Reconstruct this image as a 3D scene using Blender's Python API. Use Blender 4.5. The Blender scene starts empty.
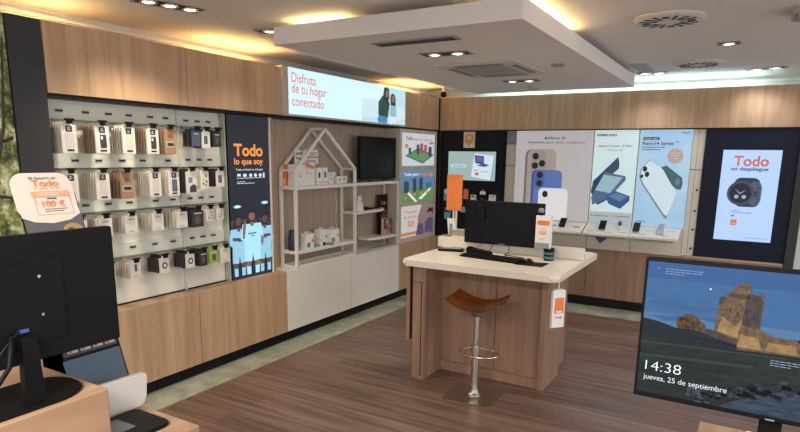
import bpy, bmesh, math, random
from mathutils import Vector, Matrix
random.seed(7)
SC = bpy.context.scene
COL = SC.collection

# ------------------------------------------------------------------ camera
cam_data = bpy.data.cameras.new('camera')
cam = bpy.data.objects.new('camera', cam_data)
COL.objects.link(cam)
cam_data.sensor_fit = 'HORIZONTAL'
cam_data.sensor_width = 36.0
cam_data.lens = 588.39 / 800 * 36
cam_data.shift_y = (272.6 - 216.0) / 800
cam_data.clip_start = 0.05
_r = Vector((0.86154383, 0.50750187, 0.01356779))
_u = Vector((-0.11068354, 0.16168202, 0.98061617))
_f = Vector((-0.49547087, 0.84634554, -0.19546825))
_m = Matrix((_r, _u, -_f)).transposed().to_4x4()
_m.translation = Vector((3.3589, -6.6624, 1.6354))
cam.matrix_world = _m
SC.camera = cam

# ------------------------------------------------------------------ exposure, world, area lights
SC.view_settings.view_transform = 'Standard'
SC.view_settings.look = 'None'
SC.view_settings.exposure = 0.13
SC.view_settings.gamma = 1.0
SC.view_settings.use_curve_mapping = False
world = bpy.data.worlds.new('world')
SC.world = world
world.use_nodes = True
world.node_tree.nodes['Background'].inputs[0].default_value = (0.95, 0.96, 1.0, 1)
world.node_tree.nodes['Background'].inputs[1].default_value = 1.85


def area(name, loc, size, power, col=(1, 0.93, 0.85), rot=(0, 0, 0), size_y=None, spread=None):
    l = bpy.data.lights.new(name, 'AREA')
    l.energy = power
    l.color = col
    l.shape = 'RECTANGLE'
    l.size = size
    l.size_y = size_y or size
    if spread:
        l.spread = spread
    o = bpy.data.objects.new(name, l)
    COL.objects.link(o)
    o.location = loc
    o.rotation_euler = rot
    return o


# ceiling lights of the front half of the shop, behind and beside the camera
area('ceiling_light_source', (2.2, -7.2, 2.43), 0.5, 62, (1, 0.92, 0.82), size_y=0.5)
area('ceiling_light_source', (3.2, -7.6, 2.43), 0.8, 75, (1, 0.94, 0.87), size_y=0.8)
area('ceiling_light_source', (5.2, -5.2, 2.43), 0.6, 36, (1, 0.95, 0.9), size_y=0.6)
area('ceiling_light_source', (4.9, -2.4, 2.43), 0.5, 28, (0.95, 0.97, 1), size_y=0.5)

# ------------------------------------------------------------------ materials
MATS = {}


def mat(name, col, rough=0.5, metal=0.0, emit=0.0, ecol=None, alpha=None, trans=0.0, spec=0.5, var=0.0):
    if name in MATS:
        return MATS[name]
    m = bpy.data.materials.new(name)
    m.use_nodes = True
    nt = m.node_tree
    b = nt.nodes['Principled BSDF']
    b.inputs['Base Color'].default_value = (*col, 1)
    b.inputs['Roughness'].default_value = rough
    b.inputs['Metallic'].default_value = metal
    b.inputs['Specular IOR Level'].default_value = spec
    if trans:
        b.inputs['Transmission Weight'].default_value = trans
    if alpha is not None:
        b.inputs['Alpha'].default_value = alpha
    if emit:
        b.inputs['Emission Color'].default_value = (*(ecol or col), 1)
        b.inputs['Emission Strength'].default_value = emit
    # every material carries a fine procedural roughness variation
    tc = nt.nodes.new('ShaderNodeTexCoord')
    n = nt.nodes.new('ShaderNodeTexNoise')
    n.inputs['Scale'].default_value = 18
    mr = nt.nodes.new('ShaderNodeMapRange')
    mr.inputs['To Min'].default_value = max(0.02, rough - 0.05)
    mr.inputs['To Max'].default_value = min(1, rough + 0.05)
    nt.links.new(tc.outputs['Object'], n.inputs['Vector'])
    nt.links.new(n.outputs['Fac'], mr.inputs['Value'])
    nt.links.new(mr.outputs['Result'], b.inputs['Roughness'])
    if var:
        mx = nt.nodes.new('ShaderNodeMix')
        mx.data_type = 'RGBA'
        mx.inputs[6].default_value = (*[c * (1 - var) for c in col], 1)
        mx.inputs[7].default_value = (*[min(1, c * (1 + var)) for c in col], 1)
        n2 = nt.nodes.new('ShaderNodeTexNoise')
        n2.inputs['Scale'].default_value = 5
        nt.links.new(tc.outputs['Object'], n2.inputs['Vector'])
        nt.links.new(n2.outputs['Fac'], mx.inputs[0])
        nt.links.new(mx.outputs[2], b.inputs['Base Color'])
    MATS[name] = m
    return m


def scr(name, col, e):
    """lit screen or lightbox colour"""
    return mat(name, tuple(c * 0.25 for c in col), 0.35, emit=e, ecol=col, spec=0.3)


def scrn(name, c1, c2, e, scale=30, stretch=(1, 1, 1)):
    m = scr(name, c1, e)
    nt = m.node_tree
    b = nt.nodes['Principled BSDF']
    tc = nt.nodes.new('ShaderNodeTexCoord')
    mp = nt.nodes.new('ShaderNodeMapping')
    mp.inputs['Scale'].default_value = stretch
    n = nt.nodes.new('ShaderNodeTexNoise')
    n.inputs['Scale'].default_value = scale
    n.inputs['Detail'].default_value = 6
    n.inputs['Roughness'].default_value = 0.7
    cr = nt.nodes.new('ShaderNodeValToRGB')
    cr.color_ramp.elements[0].position = 0.36
    cr.color_ramp.elements[0].color = (*c1, 1)
    cr.color_ramp.elements[1].position = 0.66
    cr.color_ramp.elements[1].color = (*c2, 1)
    nt.links.new(tc.outputs['Object'], mp.inputs['Vector'])
    nt.links.new(mp.outputs[0], n.inputs['Vector'])
    nt.links.new(n.outputs['Fac'], cr.inputs[0])
    nt.links.new(cr.outputs[0], b.inputs['Emission Color'])
    return m


def wood(name, c1, c2, stretch=(14, 14, 0.9), rough=0.5, slat=None, bump=0.0):
    m = bpy.data.materials.new(name)
    m.use_nodes = True
    nt = m.node_tree
    b = nt.nodes['Principled BSDF']
    b.inputs['Roughness'].default_value = rough
    b.inputs['Specular IOR Level'].default_value = 0.3
    tc = nt.nodes.new('ShaderNodeTexCoord')
    mp = nt.nodes.new('ShaderNodeMapping')
    mp.inputs['Scale'].default_value = stretch
    oi = nt.nodes.new('ShaderNodeObjectInfo')
    mu = nt.nodes.new('ShaderNodeVectorMath')
    mu.operation = 'SCALE'
    mu.inputs[0].default_value = (9, 7, 5)
    nt.links.new(oi.outputs['Random'], mu.inputs['Scale'])
    nt.links.new(mu.outputs[0], mp.inputs['Location'])
    nt.links.new(tc.outputs['Object'], mp.inputs['Vector'])
    n = nt.nodes.new('ShaderNodeTexNoise')
    n.inputs['Scale'].default_value = 1.0
    n.inputs['Detail'].default_value = 6
    n.inputs['Roughness'].default_value = 0.6
    n.inputs['Distortion'].default_value = 0.6
    nt.links.new(mp.outputs[0], n.inputs['Vector'])
    cr = nt.nodes.new('ShaderNodeValToRGB')
    cr.color_ramp.elements[0].position = 0.3
    cr.color_ramp.elements[0].color = (*c1, 1)
    cr.color_ramp.elements[1].position = 0.72
    cr.color_ramp.elements[1].color = (*c2, 1)
    nt.links.new(n.outputs['Fac'], cr.inputs['Fac'])
    nt.links.new(cr.outputs[0], b.inputs['Base Color'])
    MATS[name] = m
    return m


OAK = wood('oak_laminate', (0.38, 0.238, 0.140), (0.56, 0.378, 0.238))
OAKD = wood('walnut_laminate', (0.22, 0.130, 0.085), (0.35, 0.220, 0.148))
OAKH = wood('oak_top', (0.36, 0.22, 0.13), (0.52, 0.35, 0.22), stretch=(14, 1.0, 14))


def slat_mat():
    m = wood('slatted_wood', (0.33, 0.25, 0.18), (0.52, 0.41, 0.31), stretch=(60, 60, 0.8))
    nt = m.node_tree
    b = nt.nodes['Principled BSDF']
    tc = nt.nodes.new('ShaderNodeTexCoord')
    w = nt.nodes.new('ShaderNodeTexWave')
    w.bands_direction = 'Y'
    w.inputs['Scale'].default_value = 11
    w.inputs['Distortion'].default_value = 0.3
    nt.links.new(tc.outputs['Object'], w.inputs['Vector'])
    bp = nt.nodes.new('ShaderNodeBump')
    bp.inputs['Strength'].default_value = 0.6
    bp.inputs['Distance'].default_value = 0.006
    nt.links.new(w.outputs['Fac'], bp.inputs['Height'])
    nt.links.new(bp.outputs[0], b.inputs['Normal'])
    return m


SLAT = slat_mat()


def floor_mat():
    m = bpy.data.materials.new('floor_planks')
    m.use_nodes = True
    nt = m.node_tree
    b = nt.nodes['Principled BSDF']
    tc = nt.nodes.new('ShaderNodeTexCoord')
    br = nt.nodes.new('ShaderNodeTexBrick')
    br.inputs['Scale'].default_value = 1
    br.inputs['Brick Width'].default_value = 1.25
    br.inputs['Row Height'].default_value = 0.16
    br.inputs['Mortar Size'].default_value = 0.0015
    br.inputs['Color1'].default_value = (0.140, 0.086, 0.066, 1)
    br.inputs['Color2'].default_value = (0.200, 0.128, 0.100, 1)
    br.inputs['Mortar'].default_value = (0.06, 0.033, 0.023, 1)
    nt.links.new(tc.outputs['Object'], br.inputs['Vector'])
    mp = nt.nodes.new('ShaderNodeMapping')
    mp.inputs['Scale'].default_value = (1.3, 26, 1)
    nt.links.new(tc.outputs['Object'], mp.inputs['Vector'])
    n = nt.nodes.new('ShaderNodeTexNoise')
    n.inputs['Scale'].default_value = 1
    n.inputs['Detail'].default_value = 5
    nt.links.new(mp.outputs[0], n.inputs['Vector'])
    mx = nt.nodes.new('ShaderNodeMix')
    mx.data_type = 'RGBA'
    mx.blend_type = 'MULTIPLY'
    mx.inputs[0].default_value = 0.85
    cr = nt.nodes.new('ShaderNodeValToRGB')
    cr.color_ramp.elements[0].position = 0.35
    cr.color_ramp.elements[0].color = (0.55, 0.52, 0.5, 1)
    cr.color_ramp.elements[1].position = 0.65
    cr.color_ramp.elements[1].color = (1.25, 1.25, 1.25, 1)
    nt.links.new(n.outputs['Fac'], cr.inputs[0])
    nt.links.new(br.outputs['Color'], mx.inputs[6])
    nt.links.new(cr.outputs[0], mx.inputs[7])
    nt.links.new(mx.outputs[2], b.inputs['Base Color'])
    b.inputs['Roughness'].default_value = 0.34
    b.inputs['Specular IOR Level'].default_value = 0.4
    return m


def marble_mat():
    m = bpy.data.materials.new('green_marble')
    m.use_nodes = True
    nt = m.node_tree
    b = nt.nodes['Principled BSDF']
    tc = nt.nodes.new('ShaderNodeTexCoord')
    n = nt.nodes.new('ShaderNodeTexNoise')
    n.inputs['Scale'].default_value = 4
    n.inputs['Detail'].default_value = 5
    n.inputs['Distortion'].default_value = 1.0
    cr = nt.nodes.new('ShaderNodeValToRGB')
    cr.color_ramp.elements[0].position = 0.35
    cr.color_ramp.elements[0].color = (0.30, 0.32, 0.24, 1)
    cr.color_ramp.elements[1].position = 0.7
    cr.color_ramp.elements[1].color = (0.47, 0.50, 0.42, 1)
    nt.links.new(tc.outputs['Object'], n.inputs['Vector'])
    nt.links.new(n.outputs['Fac'], cr.inputs[0])
    nt.links.new(cr.outputs[0], b.inputs['Base Color'])
    b.inputs['Roughness'].default_value = 0.25
    return m


def foliage_mat():
    m = bpy.data.materials.new('mural_print')
    m.use_nodes = True
    nt = m.node_tree
    b = nt.nodes['Principled BSDF']
    tc = nt.nodes.new('ShaderNodeTexCoord')
    v = nt.nodes.new('ShaderNodeTexNoise')
    v.inputs['Scale'].default_value = 13
    v.inputs['Detail'].default_value = 8
    v.inputs['Roughness'].default_value = 0.75
    cr = nt.nodes.new('ShaderNodeValToRGB')
    e = cr.color_ramp.elements
    e[0].position = 0.38
    e[0].color = (0.012, 0.018, 0.006, 1)
    e[1].position = 0.64
    e[1].color = (0.75, 0.72, 0.52, 1)
    k = e.new(0.45); k.color = (0.07, 0.09, 0.02, 1)
    k = e.new(0.53); k.color = (0.22, 0.25, 0.06, 1)
    nt.links.new(tc.outputs['Object'], v.inputs['Vector'])
    nt.links.new(v.outputs['Fac'], cr.inputs[0])
    nt.links.new(cr.outputs[0], b.inputs['Base Color'])
    b.inputs['Roughness'].default_value = 0.5
    return m


FLOOR = floor_mat()
MARBLE = marble_mat()
FOLIAGE = foliage_mat()
CEIL = mat('ceiling_paint', (0.74, 0.71, 0.68), 0.85, var=0.02)
WALLP = mat('wall_paint', (0.72, 0.68, 0.60), 0.8)
BLACK = mat('black_laminate', (0.008, 0.008, 0.010), 0.5, spec=0.2)
PLINTH = mat('black_plinth', (0.008, 0.008, 0.009), 0.7, spec=0.2)
DGREY = mat('charcoal_panel', (0.036, 0.038, 0.042), 0.6, spec=0.3)
NAVY = mat('navy_panel', (0.006, 0.009, 0.024), 0.45, spec=0.2)
BLKPLA = mat('black_plastic', (0.006, 0.006, 0.007), 0.5, spec=0.15)
BLKSCR = mat('black_screen', (0.004, 0.005, 0.007), 0.3, spec=0.2)
WHITE = mat('white_lacquer', (0.74, 0.71, 0.66), 0.4)
WHITEM = mat('white_metal', (0.78, 0.75, 0.69), 0.45)
CREAM = mat('cream_solid_surface', (0.76, 0.70, 0.60), 0.25)
CREAMP = mat('cream_board', (0.66, 0.62, 0.52), 0.5)
CHROME = mat('chrome', (0.70, 0.67, 0.62), 0.22, 1.0)
STEEL = mat('brushed_steel', (0.42, 0.39, 0.35), 0.35, 1.0)
AMBER = mat('amber_acrylic', (0.42, 0.13, 0.02), 0.08, trans=0.75)
PAPER = mat('white_card', (0.80, 0.78, 0.74), 0.6)
ORANGE = mat('orange_card', (0.80, 0.22, 0.06), 0.6)
KRAFT = mat('kraft_card', (0.34, 0.20, 0.11), 0.7)
GREYT = mat('grey_plastic', (0.28, 0.28, 0.28), 0.5)
INK = mat('dark_ink', (0.02, 0.02, 0.025), 0.6)

# ------------------------------------------------------------------ mesh helpers


class M:
    def __init__(s):
        s.b = bmesh.new()

    def box(s, x0, x1, y0, y1, z0, z1, bv=0.0, seg=2):
        vs = [s.b.verts.new((x, y, z)) for x in (x0, x1) for y in (y0, y1) for z in (z0, z1)]
        fs = []
        for a in ((0, 1, 3, 2), (4, 6, 7, 5), (0, 4, 5, 1), (2, 3, 7, 6), (0, 2, 6, 4), (1, 5, 7, 3)):
            fs.append(s.b.faces.new([vs[i] for i in a]))
        if bv:
            es = list({e for f in fs for e in f.edges})
            bmesh.ops.bevel(s.b, geom=es, offset=bv, segments=seg, affect='EDGES', profile=0.5)
        return s

    def tube(s, pts, r, n=10, cap=True):
        pts = [Vector(p) for p in pts]
        rings = []
        for i, p in enumerate(pts):
            if i == 0:
                d = pts[1] - p
            elif i == len(pts) - 1:
                d = p - pts[i - 1]
            else:
                d = (pts[i + 1] - pts[i - 1])
            d.normalize()
            a = d.cross(Vector((0, 0, 1)))
            if a.length < 1e-3:
                a = d.cross(Vector((0, 1, 0)))
            a.normalize()
            c = a.cross(d)
            rr = r[i] if isinstance(r, (list, tuple)) else r
            rings.append([s.b.verts.new(p + (a * math.cos(t) + c * math.sin(t)) * rr) for t in [2 * math.pi * k / n for k in range(n)]])
        for A, B in zip(rings, rings[1:]):
            for k in range(n):
                s.b.faces.new((A[k], A[(k + 1) % n], B[(k + 1) % n], B[k]))
        if cap:
            s.b.faces.new(rings[0][::-1])
            s.b.faces.new(rings[-1])
        return s

    def ring(s, c, R, r, n=32, m=8, sx=1, sy=1):
        g = []
        for i in range(n):
            t = 2 * math.pi * i / n
            row = []
            for j in range(m):
                q = 2 * math.pi * j / m
                k = R + r * math.cos(q)
                row.append(s.b.verts.new((c[0] + k * math.cos(t) * sx, c[1] + k * math.sin(t) * sy, c[2] + r * math.sin(q))))
            g.append(row)
        for i in range(n):
            for j in range(m):
                s.b.faces.new((g[i][j], g[(i + 1) % n][j], g[(i + 1) % n][(j + 1) % m], g[i][(j + 1) % m]))
        return s

    def lathe(s, c, prof, n=28):
        c = Vector(c)
        rings = []
        for (r, z) in prof:
            rings.append([s.b.verts.new(c + Vector((max(r, 1e-4) * math.cos(2 * math.pi * k / n), max(r, 1e-4) * math.sin(2 * math.pi * k / n), z))) for k in range(n)])
        for A, B in zip(rings, rings[1:]):
            for k in range(n):
                s.b.faces.new((A[k], A[(k + 1) % n], B[(k + 1) % n], B[k]))
        s.b.faces.new(rings[0][::-1])
        s.b.faces.new(rings[-1])
        return s

    def prism(s, pts, vec, bv=0.0):
        """pts: 3D polygon, extruded along vec"""
        vec = Vector(vec)
        A = [s.b.verts.new(p) for p in pts]
        B = [s.b.verts.new(Vector(p) + vec) for p in pts]
        f1 = s.b.faces.new(A)
        f2 = s.b.faces.new(B[::-1])
        n = len(A)
        for k in range(n):
            s.b.faces.new((A[k], B[k], B[(k + 1) % n], A[(k + 1) % n]))
        if bv:
            es = list(f1.edges) + list(f2.edges)
            bmesh.ops.bevel(s.b, geom=es, offset=bv, segments=2, affect='EDGES')
        return s

    def xf(s, mtx):
        bmesh.ops.transform(s.b, matrix=mtx, verts=s.b.verts)
        return s


ROOTS = {}


def tag(o, label=None, cat=None, group=None, kind=None):
    if label:
        o['label'] = label
    if cat:
        o['category'] = cat
    if group:
        o['group'] = group
    if kind:
        o['kind'] = kind
    return o


def root_of(o):
    while o.parent:
        o = o.parent
    return o


def link(name, mesh, m, parent=None):
    mesh.materials.clear()
    mesh.materials.append(m)
    o = bpy.data.objects.new(name, mesh)
    COL.objects.link(o)
    if parent:
        o.parent = parent
        r = root_of(parent)
        if not r.get('_local'):
            mesh.transform(Matrix.Translation(-Vector(r.location)))
    else:
        xs = [v.co for v in mesh.vertices]
        c = Vector(((min(v.x for v in xs) + max(v.x for v in xs)) / 2, (min(v.y for v in xs) + max(v.y for v in xs)) / 2, min(v.z for v in xs)))
        mesh.transform(Matrix.Translation(-c))
        o.location = c
    return o


def obj(name, mb, m, parent=None, smooth=None):
    bmesh.ops.recalc_face_normals(mb.b, faces=mb.b.faces)
    me = bpy.data.meshes.new(name)
    mb.b.to_mesh(me)
    mb.b.free()
    if smooth is not None:
        for p in me.polygons:
            p.use_smooth = True
        try:
            me.set_sharp_from_angle(angle=math.radians(smooth))
        except Exception:
            pass
    return link(name, me, m, parent)


def thing(name, label, cat, loc, group=None, rotz=0.0, local=False):
    o = bpy.data.objects.new(name, None)
    o.empty_display_size = 0.05
    COL.objects.link(o)
    o.location = loc
    o.rotation_euler = (0, 0, rotz)
    if local:
        o['_local'] = 1
        ROOTS[o.name] = o
    tag(o, label, cat, group)
    return o


def struct(name, mb, m, parent=None):
    o = obj(name, mb, m, parent)
    o['kind'] = 'structure'
    return o


class Panel:
    """a flat printed or lit face: origin bottom-left, u to the right, v up, n outwards"""

    def __init__(s, o, r, u, w, h):
        s.o, s.r, s.u = Vector(o), Vector(r).normalized(), Vector(u).normalized()
        s.n = s.r.cross(s.u)
        s.w, s.h = w, h

    def P(s, a, b, d=0.0):
        return s.o + s.r * a * s.w + s.u * b * s.h + s.n * d

    def shape(s, name, polys, m, parent, layer=1, t=0.0008):
        mb = M()
        for p in polys:
            mb.prism([s.P(a, b, 0.0008 * (layer - 1) + 0.0001) for a, b in p], s.n * t)
        return obj(name, mb, m, parent)

    def text(s, name, string, a, b, w, h, m, parent, bold=0.0, layer=1, shear=0.0):
        """string fitted in the box with lower-left (a,b) and size (w,h), in panel fractions; h None keeps the proportions"""
        cu = bpy.data.curves.new(name, 'FONT')
        cu.body = string
        cu.size = 1
        cu.offset = bold
        cu.extrude = 0.0
        cu.shear = shear
        cu.resolution_u = 8
        ob = bpy.data.objects.new(name, cu)
        COL.objects.link(ob)
        dg = bpy.context.evaluated_depsgraph_get()
        dg.update()
        me = bpy.data.meshes.new_from_object(ob.evaluated_get(dg))
        bpy.data.objects.remove(ob)
        xs = [v.co.x for v in me.vertices]
        ys = [v.co.y for v in me.vertices]
        x0, x1, y0, y1 = min(xs), max(xs), min(ys), max(ys)
        sx = w * s.w / (x1 - x0)
        sy = sx if h is None else h * s.h / (y1 - y0)
        o0 = s.P(a, b, 0.0008 * layer + 0.0002)
        for v in me.vertices:
            v.co = o0 + s.r * (v.co.x - x0) * sx + s.u * (v.co.y - y0) * sy
        me.name = name
        return link(name, me, m, parent)


def rect(a0, b0, a1, b1):
    return [(a0, b0), (a1, b0), (a1, b1), (a0, b1)]


def rrect(a0, b0, a1, b1, ra, rb=None, n=5):
    rb = rb or ra
    p = []
    for (cx, cy, t0) in ((a1 - ra, b0 + rb, -90), (a1 - ra, b1 - rb, 0), (a0 + ra, b1 - rb, 90), (a0 + ra, b0 + rb, 180)):
        for k in range(n + 1):
            t = math.radians(t0 + 90 * k / n)
            p.append((cx + ra * math.cos(t), cy + rb * math.sin(t)))
    return p


def ell(a, b, ra, rb, n=24):
    return [(a + ra * math.cos(2 * math.pi * k / n), b + rb * math.sin(2 * math.pi * k / n)) for k in range(n)]


def lines(rows, a0, a1, h):
    """small print drawn as broken strokes: rows = [(b, fraction)]"""
    out = []
    rnd = random.Random(3)
    for b, fr in rows:
        x = a0
        end = a0 + (a1 - a0) * fr
        while x < end:
            w = min((a1 - a0) * rnd.uniform(0.06, 0.16), end - x)
            out.append(rect(x, b, x + w, b + h))
            x += w + (a1 - a0) * 0.025
    return out


# ------------------------------------------------------------------ setting: shell
ZC = 2.45
struct('floor', M().box(-0.4, 8.0, -11.0, 0.42, -0.1, 0.0), FLOOR)
struct('ceiling', M().box(-0.4, 8.0, -11.0, 0.42, ZC, ZC + 0.1), CEIL)
struct('wall_left', M().box(-0.45, -0.35, -11.0, 0.42, 0.0, ZC), WALLP)
struct('wall_back', M().box(-0.35, 8.0, 0.37, 0.45, 0.0, ZC), WALLP)
struct('trim_1', M().box(-0.3, 0.23, -6.4, -0.0, 0.0, 0.004), MARBLE)          # marble border strips
struct('trim_2', M().box(0.23, 3.9, -0.40, 0.0, 0.0, 0.004), MARBLE)
struct('baseboard_left', M().box(-0.34, -0.045, -6.4, -0.0, 0.004, 0.10), PLINTH)
struct('baseboard_back', M().box(0.0, 3.9, -0.02, 0.34, 0.004, 0.10), PLINTH)
# dropped soffit
struct('ceiling_soffit', M().box(0.70, 2.31, -3.72, -0.53, 2.30, 2.405).box(1.0, 2.0, -3.4, -0.85, 2.405, ZC), CEIL)
struct('trim_19', M().box(-0.35, -0.31, -6.4, 0.33, 2.395, 2.415).box(-0.31, 4.7, 0.33, 0.37, 2.395, 2.415), CEIL)   # cornice in the cove
# dark column and printed wall left of the display wall
struct('trim_3', M().box(-0.34, 0.0, -4.94, -4.765, 0.10, 2.32), DGREY)
mural = thing('wall_mural', 'photographic mural of sunlit green tree foliage left of the charcoal column', 'mural', (-0.1, -5.6, 0.642))
obj('mural_board', M().box(-0.34, -0.02, -6.4, -4.945, 0.642, 2.32), DGREY, mural)
obj('foliage_print', M().box(-0.019, -0.012, -6.4, -4.945, 0.642, 2.32), FOLIAGE, mural)
pm_ = M()
for pts in (((-5.35, 0.7), (-5.1, 1.35), (-5.0, 1.75), (-4.96, 2.2)), ((-5.4, 1.2), (-5.15, 1.62), (-4.96, 1.70)), ((-5.5, 1.35), (-5.2, 1.42), (-4.95, 1.38)), ((-5.3, 1.0), (-5.1, 1.12), (-4.95, 1.05))):
    pm_.tube([(-0.012, y, z) for y, z in pts], [0.012, 0.012, 0.008, 0.004][:len(pts)], n=6)
obj('branch_print', pm_, mat('branch_ink', (0.03, 0.025, 0.018), 0.6), mural)

# ------------------------------------------------------------------ left wall furniture
ZB = 0.64


def base_left(y0, y1, m, label, cat='cabinet'):
    t = thing('base_cabinet', label, cat, (-0.17, (y0 + y1) / 2, 0.10), 'base cabinets along the left wall')
    obj('body', M().box(-0.34, -0.02, y0 + 0.001, y1 - 0.001, 0.10, ZB), m, t)
    obj('door', M().box(-0.019, 0.0, y0 + 0.003, y1 - 0.003, 0.10, ZB - 0.001, 0.0015, 1), m, t)
    return t


base_left(-5.72, -4.77, OAK, 'oak base cabinet behind the big left monitor, under the mural')
base_left(-4.76, -3.81, OAK, 'oak base cabinet under the left bay of phone cases, nearest the camera')
base_left(-3.81, -2.86, OAK, 'oak base cabinet under the football poster, left of the white cabinets')
base_left(-2.86, -1.905, WHITE, 'glossy white base cabinet under the house shaped shelf')
base_left(-1.905, -0.95, WHITE, 'glossy white base cabinet below the television, right of the first white one')
base_left(-0.95, -0.005, OAK, 'oak base cabinet under the three stacked posters, in the room corner')


def fascia(y0, y1, m, label):
    t = thing('wall_cabinet', label, 'cabinet', (-0.17, (y0 + y1) / 2, 1.935), 'wood panels along the top of the left wall')
    obj('body', M().box(-0.34, -0.02, y0 + 0.001, y1 - 0.001, 1.95, 2.22), m, t)
    obj('door', M().box(-0.019, 0.0, y0 + 0.002, y1 - 0.002, 1.945, 2.322, 0.0015, 1), m, t)


fascia(-4.76, -3.81, OAK, 'long oak upper panel above the left bay of phone cases')
fascia(-3.81, -2.87, OAK, 'long oak upper panel above the football poster, left of the lit banner')
fascia(-0.86, -0.04, OAK, 'short oak upper panel between the lit banner and the room corner')
struct('trim_4', M().box(-0.34, -0.01, -4.76, -0.04, 1.925, 1.943), BLACK)       # black strip painting in the shade of the gap under the panels
struct('trim_5', M().box(-0.34, 0.0, -0.037, 0.0, 0.66, 2.322), BLACK)           # black strip put in for the dark gap at the corner
# cove lamp tubes lying on top of the wall units
WARM = mat('cove_tube_warm', (1, 0.8, 0.4), 0.5, emit=34, ecol=(1.0, 0.68, 0.26))
COOL = mat('cove_tube_cool', (0.8, 1, 1), 0.5, emit=30, ecol=(0.50, 0.86, 1.0))
for k, (y0, y1) in enumerate(((-6.2, -4.5), (-3.55, -2.6), (-1.15, -0.12))):
    o = obj('cove_lamp', M().tube([(-0.12, y0, 2.275), (-0.12, y1, 2.275)], 0.014), WARM)
    tag(o, ['warm fluorescent tube in the ceiling cove above the mural', 'warm fluorescent tube in the cove above the joint of panel and banner', 'warm fluorescent tube in the cove above the corner panel'][k], 'lamp', 'cove tubes on the left wall units')
for k, (x0, x1) in enumerate(((0.5, 2.1), (2.2, 3.35))):
    o = obj('cove_lamp', M().tube([(x0, 0.14, 2.275), (x1, 0.14, 2.275)], 0.014), COOL)
    tag(o, ['cool fluorescent tube in the cove above the screen and phone poster', 'cool fluorescent tube in the cove above the lightbox and watch display'][k], 'lamp', 'cove tubes on the back wall units')

for k, (a, b) in enumerate((((2.24, -3.66, 2.4195), (2.24, -2.65, 2.4195)), ((0.78, -3.60, 2.4195), (1.15, -3.60, 2.4195)))):
    o = obj('cove_lamp', M().tube([a, b], 0.013), mat('box_tube_warm', (1, 0.8, 0.4), 0.5, emit=18, ecol=(1.0, 0.70, 0.30)))
    tag(o, ['warm fluorescent tube on top of the dropped ceiling box along its right side', 'warm fluorescent tube on top of the dropped ceiling box along its near side'][k], 'lamp', 'tubes on the dropped ceiling box')

# lit banner
LIT = scr('lit_banner', (0.62, 0.85, 0.98), 0.95)
ban = thing('banner_lightbox', 'long lit banner reading Disfruta de tu hogar conectado above the house shelf', 'sign', (-0.1, -1.82, 1.945))
obj('frame', M().box(-0.34, 0.0, -2.865, -0.865, 1.945, 2.335), mat('pale_frame', (0.50, 0.42, 0.33), 0.5), ban)
P = Panel((0.001, -2.785, 1.962), (0, 1, 0), (0, 0, 1), 1.92, 0.372)
obj('lit_face', M().box(0.0, 0.0012, -2.785, -0.865, 1.962, 2.334), LIT, ban)
OL = scr('banner_orange', (0.72, 0.20, 0.10), 0.9)
P.text('lettering', 'Disfruta', 0.02, 0.69, 0.168, 0.215, OL, ban, 0.006)
P.text('lettering', 'de tu hogar', 0.02, 0.40, 0.245, 0.27, OL, ban, 0.006)
P.text('lettering', 'conectado', 0.02, 0.185, 0.225, 0.205, OL, ban, 0.006)
P.shape('picture', [rect(0.56, 0.0, 1.0, 0.32), rect(0.80, 0.32, 1.0, 0.98)], scr('banner_room', (0.50, 0.74, 0.82), 0.85), ban)
P.shape('picture', [rect(0.56, 0.12, 0.74, 0.60), rrect(0.90, 0.15, 1.0, 0.50, 0.02, 0.05)], scr('banner_sofa', (0.60, 0.76, 0.84), 0.9), ban, 2)
SKIN = scr('print_skin', (0.42, 0.22, 0.15), 0.5)
HAIR = scr('print_hair', (0.05, 0.03, 0.03), 0.5)
P.shape('picture', [[(0.715, 0.2), (0.81, 0.15), (0.83, 0.55), (0.80, 0.72), (0.755, 0.74), (0.715, 0.55)]], scr('print_greenshirt', (0.04, 0.09, 0.08), 0.6), ban, 3)
P.shape('picture', [[(0.76, 0.70), (0.80, 0.55), (0.825, 0.70), (0.82, 0.93), (0.80, 0.98), (0.77, 0.95)], ell(0.862, 0.68, 0.027, 0.16), [(0.84, 0.45), (0.89, 0.42), (0.89, 0.7), (0.84, 0.7)]], HAIR, ban, 4)
P.shape('picture', [ell(0.80, 0.80, 0.016, 0.10), ell(0.862, 0.68, 0.017, 0.10)], SKIN, ban, 5)
P.shape('picture', [[(0.83, 0.2), (0.90, 0.2), (0.895, 0.5), (0.84, 0.52)]], scr('print_paleblue', (0.30, 0.50, 0.62), 0.8), ban, 5)
P.shape('picture', [ell(0.735, 0.10, 0.03, 0.10), ell(0.775, 0.09, 0.03, 0.10)], scr('print_jeans', (0.08, 0.25, 0.55), 0.8), ban, 6)
P.shape('picture', [ell(0.84, 0.10, 0.025, 0.12), ell(0.88, 0.12, 0.022, 0.10)], scr('print_whitejeans', (0.62, 0.76, 0.86), 0.9), ban, 6)

# ------------------------------------------------------------------ peg boards with hooks and packs
PEG = mat('pegboard_steel', (0.80, 0.78, 0.68), 0.45, var=0.03)
GLASSE = mat('green_glass_edge', (0.10, 0.14, 0.12), 0.2)
RAILY = mat('row_header', (0.73, 0.73, 0.62), 0.35)


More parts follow.
